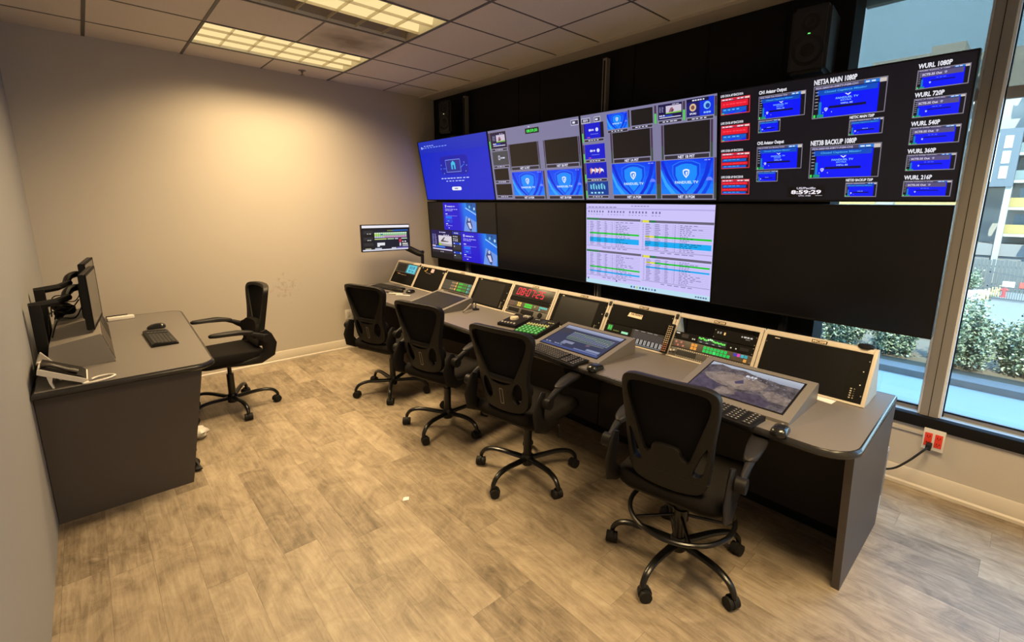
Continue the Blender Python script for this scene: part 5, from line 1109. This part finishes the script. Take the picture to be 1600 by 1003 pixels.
cv.rect(.25, .435, .50, .47, (205, 225, 130)); cv.rect(.52, .435, .66, .47, (190, 225, 180)); cv.rect(.68, .435, .75, .47, (225, 225, 240)); cv.rect(.82, .435, .95, .47, (190, 225, 190)); cv.rect(.77, .30, .82, .45, (190, 50, 80), 2)
cv.rect(.30, .20, .46, .31, (228, 228, 236)); cv.rect(.30, .15, .35, .20, (228, 228, 236)); cv.rect(.78, .15, .81, .28, (220, 220, 230)); cv.rect(.84, .20, .96, .26, (210, 205, 200)); cv.scribble(.84, .3, .94, .35, (225, 225, 230), 2, 2); cv.rect(.84, .14, .97, .17, (215, 215, 230))
cv.rect(.05, .06, .17, .10, (225, 225, 200)); cv.rect(.25, .06, .39, .10, (205, 210, 225)); cv.rect(.60, .06, .70, .10, (215, 215, 235)); cv.rect(.72, .06, .97, .10, (120, 110, 200)); cv.build('screen', t)
t = thing('monitor_arm', 'black jointed arm carrying the small far-corner monitor', 'monitor arm', (3.0, -0.56, ZT))
q = MB(); q.cyl((0, 0, 0), (0, 0, 0.39), 0.018, seg=14); q.cyl((0, 0, 0), (0, 0, 0.012), 0.045, seg=18); q.build('pole', m_blackm, t)
q = MB(); q.sweep([(0.02, 0, 0.345), (-0.03, 0.03, 0.36), (-0.14, 0.12, 0.43), (-0.27, 0.155, 0.52), (-0.36, 0.155, 0.54)], [(0.030, 0.034)]*5, seg=8); q.build('arm', m_blackp, t)

# ------------------------------------------------------------------ small desk on the left
d2 = thing('side_desk', 'small grey laminate desk against the left wall', 'desk', (0.0, -2.11, 0)); ox, oy = 0.0, -2.11
desk_top(d2, [(x-ox, y-oy) for x, y in [(0.012, -0.36), (0.012, -2.10)] + [(0.745-0.10+0.10*math.sin(R_(a)), -2.10+0.10-0.10*math.cos(R_(a))) for a in range(0, 91, 13)] + [(0.79-0.09+0.09*math.cos(R_(a)), -0.36-0.09+0.09*math.sin(R_(a))) for a in range(0, 91, 13)]])
q = MB(); q.prism([(0.003, 0.703), (0.003, 0.0), (0.574, 0.0), (0.69, 0.703)], 'y', -2.012-oy, -1.985-oy); q.build('end_panel', m_lamd, d2)
q = MB(); q.prism([(0.003, 0.703), (0.003, 0.0), (0.574, 0.0), (0.69, 0.703)], 'y', -0.50-oy, -0.475-oy); q.build('end_panel', m_lamd, d2)
q = MB(); q.box((0.22, -1.985-oy, 0.02), (0.24, -0.50-oy, 0.703)); q.build('knee_panel', m_lamp_in, d2)
for k, (ya, yb) in enumerate(((-1.73, -1.22), (-1.21, -0.70))):
    t = thing('desk_turret', ['grey sloped housing on the small desk, nearer the phone', 'grey sloped housing on the small desk, behind the first one'][k], 'equipment housing', (0.05, ya, ZT+0.001)); w = yb-ya
    q = MB(); q.prism([(0, 0), (0.277, 0), (0.232, 0.170), (0.022, 0.132)], 'y', 0, w); q.build('housing', mat('housing_grey', (0.24, 0.215, 0.19), 0.5), t, smooth=False)
    fx = lambda z: 0.277-0.045*z/0.17
    q = MB()
    for z0, z1 in ((0.012, 0.080), (0.086, 0.158)): q.prism([(fx(z0)-0.002, z0), (fx(z0)+0.003, z0), (fx(z1)+0.003, z1), (fx(z1)-0.002, z1)], 'y', 0.012, w-0.012)
    q.build('blank_panels', m_blackp if k else mat('panel_brown', (0.055, 0.045, 0.038), 0.5), t, smooth=False)
for k, (ya, yb, lab, py) in enumerate(((-1.65, -1.19, 'black monitor on an arm seen edge-on, nearer one above the small desk', -1.65), (-1.13, -0.68, 'black monitor on an arm seen edge-on, farther one above the small desk', -1.20))):
    t = thing('desk_monitor', lab, 'monitor', (0.262, ya, 0.922 if k == 0 else 0.932), math.atan2(0.044, 0.46)*-1); w = yb-ya
    q = MB(); q.prism(rrect(-0.034, 0, -0.006, 0.315, 0.008, 3), 'y', 0, w); q.prism([(-0.05, 0.06), (-0.03, 0.03), (-0.03, 0.28), (-0.05, 0.25)], 'y', 0.08, w-0.08); q.build('housing', m_blackp, t)
    q = MB(); q.box((-0.006, 0, 0), (0.0, 0.016, 0.315)); q.box((-0.006, w-0.012, 0), (0.0, w, 0.315)); q.box((-0.006, 0.016, 0), (0.0, w-0.012, 0.016)); q.box((-0.006, 0.016, 0.303), (0.0, w-0.012, 0.315)); q.build('bezel', m_black, t)
    q = MB(); q.box((-0.008, 0.014, 0.014), (-0.001, w-0.010, 0.305)); q.build('screen', mat('dim_matte_screen', (0.06, 0.055, 0.05), 0.25, spec=0.5), t)
    a = thing('monitor_arm', ['black monitor arm on a stout pole beside the desk phone', 'black monitor arm behind the stout pole on the small desk'][k], 'monitor arm', (0.045, py, ZT+0.001))
    zz = 0.355 if k == 0 else 0.375
    q = MB(); q.box((-0.022, -0.025, 0), (0.024, 0.025, zz), bev=0.004); q.box((-0.035, -0.05, 0), (0.06, 0.05, 0.012), bev=0.003); q.build('pole', m_blackp, a)
    yc = (ya+yb)/2 - py
    q = MB(); q.sweep([(-0.02, 0, zz-0.01), (0.08, 0.03, zz), (0.13, yc*0.6, zz+0.005)], [(0.018, 0.020)]*3, seg=8); q.sweep(catmull([(0.115, yc*0.55, zz), (0.13, yc*0.8, zz+0.035), (0.165, yc, zz+0.045), (0.185, yc, zz+0.04)], 3), 0.020, seg=10); q.build('arm', m_blackp, a)
    q = MB(); q.sweep(catmull([(0.17, yc-0.05, zz-0.02), (0.12, yc-0.05, zz-0.08), (0.05, 0.03, zz-0.06), (0.03, 0.04, zz-0.18)], 6), 0.0035, seg=6); q.sweep(catmull([(0.18, yc-0.02, zz-0.06), (0.14, yc-0.02, zz-0.13), (0.08, 0.05, zz-0.10), (0.04, 0.05, zz-0.2)], 6), 0.0035, seg=6); q.build('cables', m_rubber, a)
t = thing('cable_coil', 'black coil of cables lying on the housing behind the monitors', 'cable coil', (0.125, -0.98, 0.873))
q = MB()
for j in range(9):
    r = 0.035+0.005*(j % 3); q.sweep([(r*math.cos(a)+0.006*math.sin(2*a+j), 1.5*r*math.sin(a), 0.055+0.034*math.cos(a+j*0.5)+0.004*j) for a in [2*PI*i/18 for i in range(18)]], 0.009, seg=6, closed=True)
q.build('cable_loops', m_rubber, t)
t = thing('document_holder', 'pale framed board leaning by the left wall behind the desk phone', 'document holder', (0.03, -1.95, ZT+0.001))
q = MB(); q.prism([(0.0, 0.105), (0.006, 0.108), (0.075, 0.0), (0.069, 0.0)], 'y', 0, 0.22, m_grey); q.build('board', m_grey, t)
q = MB(); q.prism([(0.0045, 0.112), (0.0095, 0.114), (0.080, 0.004), (0.076, 0.0)], 'y', 0.0, 0.012); q.prism([(0.0045, 0.112), (0.0095, 0.114), (0.080, 0.004), (0.076, 0.0)], 'y', 0.208, 0.22); q.build('border', m_white, t)
# telephone: wedge body seen from the side, handset on top, curled white cord
t = thing('desk_phone', 'white desk phone with a dark handset and looped white cord', 'telephone', (0.035, -2.075, ZT+0.001))
def ph(x0, z0, x1, z1, th): 
    dx, dz = x1-x0, z1-z0; l = math.hypot(dx, dz); nx, nz = -dz/l, dx/l
    return [(x0, z0), (x1, z1), (x1+nx*th, z1+nz*th), (x0+nx*th, z0+nz*th)]
q = MB(); q.prism([(0.0, 0.083), (0.02, 0.072), (0.155, 0.004), (0.172, 0.008), (0.172, 0.020), (0.015, 0.106), (0.004, 0.102)], 'y', 0, 0.19); q.build('body', m_white, t)
q = MB(); q.prism([(0.030, 0.070), (0.052, 0.058), (0.046, 0.03), (0.052, 0.0), (0.045, 0.0), (0.036, 0.03)], 'y', 0.005, 0.03); q.prism([(0.030, 0.070), (0.052, 0.058), (0.046, 0.03), (0.052, 0.0), (0.045, 0.0), (0.036, 0.03)], 'y', 0.16, 0.185); q.build('foot', m_white, t)
q = MB(); q.prism([(0.012, 0.1055), (0.018, 0.112), (0.150, 0.042), (0.168, 0.022), (0.168, 0.0195)], 'y', 0.006, 0.184); q.build('keypad_face', m_blackp, t)
q = MB(); q.sweep(catmull([(0.018, 0.035, 0.118), (0.05, 0.033, 0.115), (0.10, 0.033, 0.083), (0.14, 0.035, 0.060)], 4), [(0.020, 0.012)]*3+[(0.016, 0.009)]*7+[(0.020, 0.012)]*3, seg=10); q.build('handset', mat('handset_brown', (0.030, 0.024, 0.022), 0.35), t)
cp = catmull([(0.15, 0.03, 0.012), (0.17, 0.0, 0.007), (0.155, -0.02, 0.007), (0.20, -0.02, 0.007), (0.25, 0.0, 0.007), (0.275, 0.035, 0.007), (0.25, 0.065, 0.007), (0.21, 0.06, 0.007), (0.185, 0.035, 0.007)], 8)
q = MB(); q.sweep(cp, [0.0055 if i % 2 else 0.0042 for i in range(len(cp))], seg=8); q.build('cord', m_white, t)
t = thing('network_box', 'slim white box with a cable at the back of the small desk', 'network device', (0.33, -0.52, ZT+0.001), R_(8))
q = MB(); q.box((0, 0, 0), (0.16, 0.05, 0.026), bev=0.006); q.build('case', m_white, t)
q = MB(); q.box((0.0, 0.055, 0.0), (0.13, 0.068, 0.03), bev=0.003); q.build('antenna_bar', m_black, t)
# rubbish under the small desk
q = MB(); rr_ = random.Random(5); rings = []
for j in range(7):
    z = 0.001+0.014*j; rad = 0.05*math.sin(PI*(j+0.8)/8); rings.append([(0.70+(rad*(1+rr_.uniform(-.25, .25)))*math.cos(a), -1.40+(rad*(1+rr_.uniform(-.25, .25)))*math.sin(a), z) for a in [2*PI*i/12 for i in range(12)]])
q.loft(rings); tag(q.build('crumpled_bag', m_white), 'crumpled white bag on the floor under the small desk', 'bag')
t = thing('cable_bundle', 'black cable bundle on the floor just inside the small desk', 'cable bundle', (0.60, -1.70, 0))
q = MB()
for j in range(4): q.sweep(catmull([(0.0+.01*j, -0.2, 0.012), (0.03-.01*j, -0.1, 0.03+.01*j), (-0.02, 0.0, 0.015), (0.04, 0.08, 0.02+.008*j), (-0.01, 0.18, 0.012)], 5), 0.008, seg=6)
q.build('cables', m_rubber, t)

# ------------------------------------------------------------------ outlets, cord and appliance by the window wall
t = thing('wall_outlet', 'surface outlet box with two red sockets under the window sill', 'outlet', (W, -5.062, 0.275))
q = MB(); q.box((-0.032, 0, 0), (0, 0.098, 0.125), bev=0.003); q.build('box', m_white, t)
for y in (0.010, 0.056):
    q = MB(); q.box((-0.036, y, 0.022), (-0.031, y+0.034, 0.102), bev=0.001); so = q.build('red_socket', mat('red_socket', (0.72, 0.045, 0.02), 0.35), t)
    q = MB()
    for z in (0.04, 0.078):
        q.box((-0.0368, y+0.009, z), (-0.0358, y+0.012, z+0.010)); q.box((-0.0368, y+0.021, z), (-0.0358, y+0.024, z+0.010)); q.box((-0.0368, y+0.015, z-0.006), (-0.0358, y+0.019, z-0.002))
    q.build('slots', m_black, so)
t = thing('cable_raceway', 'thin painted cable raceway running from the outlet box behind the console', 'raceway', (W, -4.963, 0.345))
q = MB(); q.prism([(0, 0), (-0.014, 0.0), (-0.014, 0.016), (0, 0.018)], 'y', 0, 0.66); q.build('channel', mat('wall_paint', (0.5, 0.455, 0.4)), t)
q = MB(); q.sweep(catmull([(3.66, -5.0, 0.305), (3.62, -4.985, 0.295), (3.58, -4.93, 0.22), (3.55, -4.87, 0.16), (3.52, -4.78, 0.13), (3.45, -4.60, 0.06), (3.35, -4.4, 0.012)], 8), 0.006, seg=8)
q.box((3.655, -5.012, 0.288), (3.705, -4.986, 0.322), bev=0.004); tag(q.build('power_cord', m_rubber), 'black power cord plugged into the left red socket', 'power cord')
t = thing('tower_appliance', 'slim white ribbed appliance standing behind the console end panel', 'appliance', (3.19, -4.87, 0))
q = MB(); q.prism([(0.0, 0), (0.10, 0), (0.12, 0.02), (0.13, 0.36), (0.11, 0.39), (0.0, 0.39)], 'y', 0, 0.25); q.build('body', m_white, t)
q = MB()
for j in range(22): q.box((0.085, -0.003, 0.11+0.012*j), (0.115, 0.253, 0.115+0.012*j))
q.build('grille', m_grey, t)
q = MB(); q.box((0.07, 0.004, 0.39), (0.125, 0.246, 0.47), bev=0.008); q.build('clear_tank', mat('tank_window_tint', (0.30, 0.58, 0.80), 0.1, spec=0.8), t)  # blue colour stands in for the window reflected in the clear tank
# far-wall scuffs are part of the paint; a floor speck of paper
q = MB(); q.prism([(1.40, -3.02), (1.43, -3.035), (1.445, -3.01), (1.42, -2.995)], 'z', 0.0008, 0.004); tag(q.build('paper_scrap', mat('paper', (0.8, 0.8, 0.8), 0.7)), 'tiny white paper scrap on the open floor left of the third chair', 'paper')
# ------------------------------------------------------------------ outside the windows
m_pat = mat('patio_concrete', (0.27, 0.295, 0.29), 0.8, bump=0.1, bscale=8, var=0.10, vscale=1.2)
sbox('patio_ground', (3.98, -14, -0.3), (6.2, 4, -0.02), m_pat)
q = MB(); q.box((6.2, -14, -0.3), (6.42, 4, 0.05), bev=0.01); struct(q.build('trim_8', mat('curb_concrete', (0.16, 0.145, 0.14), 0.8, var=0.2, vscale=9)))
sbox('planter_soil', (6.42, -14, -0.4), (7.9, 4, 0.02), mat('soil', (0.10, 0.08, 0.055), 0.95, bump=0.5, bscale=40))
q = MB(); q.box((7.9, -14, -6.5), (8.1, 4, 0.06)); struct(q.build('trim_9', mat('curb_concrete', (0.16, 0.145, 0.14))))
sbox('parking_ground', (8.1, -60, -6.8), (150, 80, -6.5), mat('asphalt', (0.14, 0.15, 0.15), 0.85, bump=0.2, bscale=3, var=0.12, vscale=0.3))
m_leaf = [mat('hedge_leaf_pale', (0.20, 0.25, 0.17), 0.5, var=0.3, vscale=3), mat('hedge_leaf_dark', (0.06, 0.095, 0.05), 0.55, var=0.3, vscale=3), mat('hedge_leaf_bright', (0.34, 0.38, 0.28), 0.5)]
m_stem = mat('shrub_stem', (0.16, 0.11, 0.07), 0.8)
def foliage(seed, n, rx, ry, h, ls=0.032):
    r = random.Random(seed); q = MB()
    stems = []
    for k in range(26):
        a = r.uniform(0, 2*PI); rr = r.uniform(0.25, 1)**.6; tip = Vector((rx*rr*math.cos(a), ry*rr*math.sin(a), h*r.uniform(.72, 1.12)*(1-.35*rr*rr)))
        stems.append((Vector((tip.x*.6, tip.y*.75, 0)), tip))
    for k in range(n):
        a, b = r.choice(stems); t_ = r.uniform(.08, 1.0)**.85; p = a.lerp(b, t_) + Vector((r.gauss(0, .04)*ls/.032, r.gauss(0, .03)*ls/.032, r.gauss(0, .03)*ls/.032))
        p.z = max(0.02, p.z)
        d = Vector((r.uniform(-1, 1), r.uniform(-1, 1), r.uniform(-.3, 1))).normalized(); s_ = d.cross(Vector((r.uniform(-1, 1), r.uniform(-1, 1), r.uniform(-1, 1)))).normalized(); l = ls*r.uniform(.7, 1.4)
        q.quadpoly([p, p+d*l*.5+s_*l*.28, p+d*l, p+d*l*.5-s_*l*.28], m_leaf[0 if r.random() < .5 else (1 if r.random() < .55 else 2)])
    return q, stems
protos = []
hy = [-2.7, -3.24, -3.78, -4.32, -4.86, -5.40, -5.94, -6.48, -7.02]
hx = [6.85, 6.9, 6.82, 6.9, 6.85, 6.92, 6.84, 6.9, 6.86]
for i in range(3):
    t = thing('hedge_shrub', 'leafy green shrub in the planter hedge outside the windows', 'shrub', (hx[i], hy[i], 0.02), group='shrubs of the hedge outside the windows')
    q, st = foliage(20+i, 8500, 0.30, 0.25, [0.62, 0.72, 0.66][i]); q.build('foliage', m_leaf[0], t, smooth=False)
    q = MB()
    for a, b in st: q.cyl(a, b, 0.006, seg=5, r2=0.002)
    q.build('stems', m_stem, t); protos.append(t)
for i in range(3, 9): dup(protos[i % 3], loc=(hx[i], hy[i], 0.02), rz=[0, PI, 0.15][i % 3])
# apartment block across the car park
m_fac = mat('render_white', (0.30, 0.29, 0.265), 0.85, var=0.05, vscale=0.5); m_slab = mat('balcony_slab', (0.36, 0.35, 0.315), 0.8); m_win = mat('distant_window', (0.16, 0.22, 0.26), 0.2)
b = thing('apartment_block', 'pale apartment block with stacked balconies across the car park', 'building', (74, 0, -6.5)); 
q = MB(); q.box((0, -22, 0), (14, 6.5, 25.0)); q.box((0, 6.5, 0), (14, 12, 25.8)); q.box((0, 12, 0), (14, 34, 24.5)); q.box((0.5, 3.5, 25), (9, 6.5, 26.6)); q.build('walls', m_fac, b)
q = MB(); q.box((-4.2, -22, 3.4), (0, 34, 4.6)); q.box((-4.0, -22, 0), (-3.6, 34, 3.4)); q.build('podium', mat('podium_grey', (0.18, 0.175, 0.17), 0.85), b)
fl = [5.4+2.75*k for k in range(7)]
for k, z in enumerate(fl):
    q = MB(); 
    for y0, y1 in ((-20, -2.6), (0.3, 7.0), (9.0, 16), (18, 25)): q.box((-3.2, y0, z), (0, y1, z+0.28))
    q.build('balcony_slab', m_slab, b)
    q = MB()
    for y0, y1 in ((-20, -2.6), (0.3, 7.0), (9.0, 16), (18, 25)):
        q.box((-3.2, y0, z+0.30), (-3.13, y1, z+1.25))
        for yy in [y0 + (y1-y0)*j/6 for j in range(7)]: q.box((-3.24, yy-0.03, z+0.28), (-3.1, yy+0.03, z+1.32))
    q.build('railing', mat('railing_yellow', (0.30, 0.23, 0.08), 0.6) if k < 2 else mat('railing_glass', (0.15, 0.19, 0.19), 0.25), b)
    q = MB()
    for y0 in (-19, -15.5, -12, -8.5, -5.2, 1.0, 4.2, 10, 13, 19, 22): q.box((-0.04, y0, z+0.5), (0.0, y0+2.0, z+2.3))
    q.build('balcony_doors', m_win, b)
    q = MB()
    for yy in (-16.6, -11.2, -5.8, 2.4, 12.5): q.box((-3.0, yy, z+0.28), (0, yy+0.18, z+2.75))
    q.build('party_wall', m_fac, b)
q = MB(); q.box((-4.6, -2.7, 10.5), (-0.5, -0.1, 16.2)); ob = q.build('grey_bay', mat('bay_grey', (0.085, 0.105, 0.125), 0.6), b)
q = MB()
for y0, y1 in ((-2.1, -1.5),):
    for z in (11.3, 12.8, 14.3): q.box((-4.66, y0, z), (-4.6, y1, z+1.2))
q.box((-4.66, -1.0, 11.0), (-4.6, -0.6, 15.8)); q.build('bay_windows', mat('bay_window_pale', (0.6, 0.68, 0.70), 0.3), ob)
q = MB(); q.box((-4.4, -2.7, 0), (-3.4, -2.2, 10.5)); q.box((-4.4, -0.6, 0), (-3.4, -0.1, 10.5)); q.build('bay_columns', m_fac, b)
# parked car inside the podium level, simple saloon
c = thing('parked_car', 'pale saloon car parked on the podium level of the apartment block', 'car', (69.0, -6.6, -1.88), 0)
q = MB(); q.prism([(-2.1, 0.25), (-2.1, 0.72), (-1.5, 0.85), (-0.9, 1.3), (0.6, 1.33), (1.3, 0.9), (2.0, 0.8), (2.15, 0.5), (2.15, 0.25)], 'x', -0.3, 0.9); ob = q.build('body', mat('car_silver', (0.5, 0.5, 0.52), 0.3, metal=0.5), c)
q = MB(); q.prism([(-1.35, 0.86), (-0.88, 1.24), (0.55, 1.27), (1.12, 0.9)], 'x', -0.32, -0.3); q.build('windows', m_win, c)
for yy in (-1.35, 1.35):
    q = MB(); q.cyl((-0.34, yy, 0.3), (0.0, yy, 0.3), 0.3, seg=16); q.build('wheel', m_rubber, c)
# fence, gate, hydrant and bollards of the car park
t = thing('board_fence', 'dark slatted fence along the foot of the apartment block', 'fence', (67.5, -24, -6.5))
q = MB()
for j in range(160): q.box((0, 0.3*j, 0), (0.06, 0.3*j+0.24, 3.1+0.05*(j % 3)))
q.build('boards', mat('fence_dark', (0.09, 0.10, 0.10), 0.8), t)
q = MB(); q.box((0.06, 0, 0.6), (0.14, 48, 0.75)); q.box((0.06, 0, 2.4), (0.14, 48, 2.55)); q.build('rails', mat('fence_dark', (0.09, 0.10, 0.10)), t)
t = thing('security_gate', 'grey barred gate with a white and a red sign at the car park edge', 'gate', (60.5, -6.9, -6.5))
q = MB()
for j in range(26): q.box((0, 0.16*j, 0.1), (0.05, 0.16*j+0.04, 2.0+0.018*j))
q.box((-0.02, 0, 0.1), (0.07, 4.2, 0.2)); q.box((-0.02, 0, 1.2), (0.07, 4.2, 1.3)); q.box((-0.02, 4.1, 0), (0.08, 4.25, 2.9)); q.prism([(0, 2.0), (0, 2.1), (4.2, 2.6), (4.2, 2.5)], 'x', -0.02, 0.07); q.build('bars', mat('gate_grey', (0.07, 0.075, 0.08), 0.6), t)
q = MB(); q.box((-0.06, 2.4, 1.3), (-0.03, 3.2, 1.8)); q.build('white_sign', m_white, t)
q = MB(); q.box((-0.06, 1.3, 1.3), (-0.03, 2.1, 1.8)); q.build('red_sign', mat('sign_red', (0.6, 0.08, 0.06), 0.5), t)
q = MB(); q.lathe([(0.001, 0), (0.22, 0), (0.22, 0.08), (0.15, 0.1), (0.15, 0.95), (0.2, 0.98), (0.2, 1.08), (0.12, 1.25), (0.001, 1.3)], (63.2, -3.85, -6.5), seg=14); q.cyl((63.2, -4.15, -5.8), (63.2, -3.55, -5.8), 0.08, seg=8); tag(q.build('fire_hydrant', mat('hydrant_red', (0.62, 0.06, 0.06), 0.5)), 'small red hydrant at the end of the yellow posts', 'hydrant')
for j in range(6):
    q = MB(); x, y = 63.4-1.0*j, -3.5+0.19*j
    q.box((x-0.07, y-0.07, -6.5), (x+0.07, y+0.07, -5.45), bev=0.01); q.box((x-0.06, y-0.2, -5.95), (x+0.06, y+0.2, -5.8)); o = q.build('bollard', mat('bollard_yellow', (0.62, 0.52, 0.20), 0.6)); tag(o, 'short yellow post in the row at the edge of the car park', 'bollard', 'yellow posts at the edge of the car park')
q = MB(); q.prism([(64.5, -3.4), (57.5, -2.1), (57.5, 8), (66, 8), (66, -3.4)], 'z', -6.5, -6.35); struct(q.build('trim_10', mat('kerb_pale', (0.42, 0.42, 0.40), 0.8)))
for i, (x, y, s_) in enumerate(((65.6, -0.9, 1.9), (66.0, 3.4, 1.7))):
    t = thing('street_tree', ['round green bush beside the yellow posts', 'second green bush farther left behind the yellow posts'][i], 'bush', (x, y, -6.3))
    q, st = foliage(60+i, 1500, 1.0, 1.1, 2.0*s_/1.9, 0.22); q.build('foliage', m_leaf[0], t, smooth=False)
    q = MB()
    for a, bb in st[:10]: q.cyl(a, bb, 0.05, seg=5, r2=0.02)
    q.build('stems', m_stem, t)
# painted bay lines on the asphalt
q = MB()
for j in range(5): q.box((22+7*j, -14, -6.5), (22.15+7*j, 3, -6.492))
struct(q.build('trim_11', mat('bay_line', (0.2, 0.22, 0.23), 0.8)))
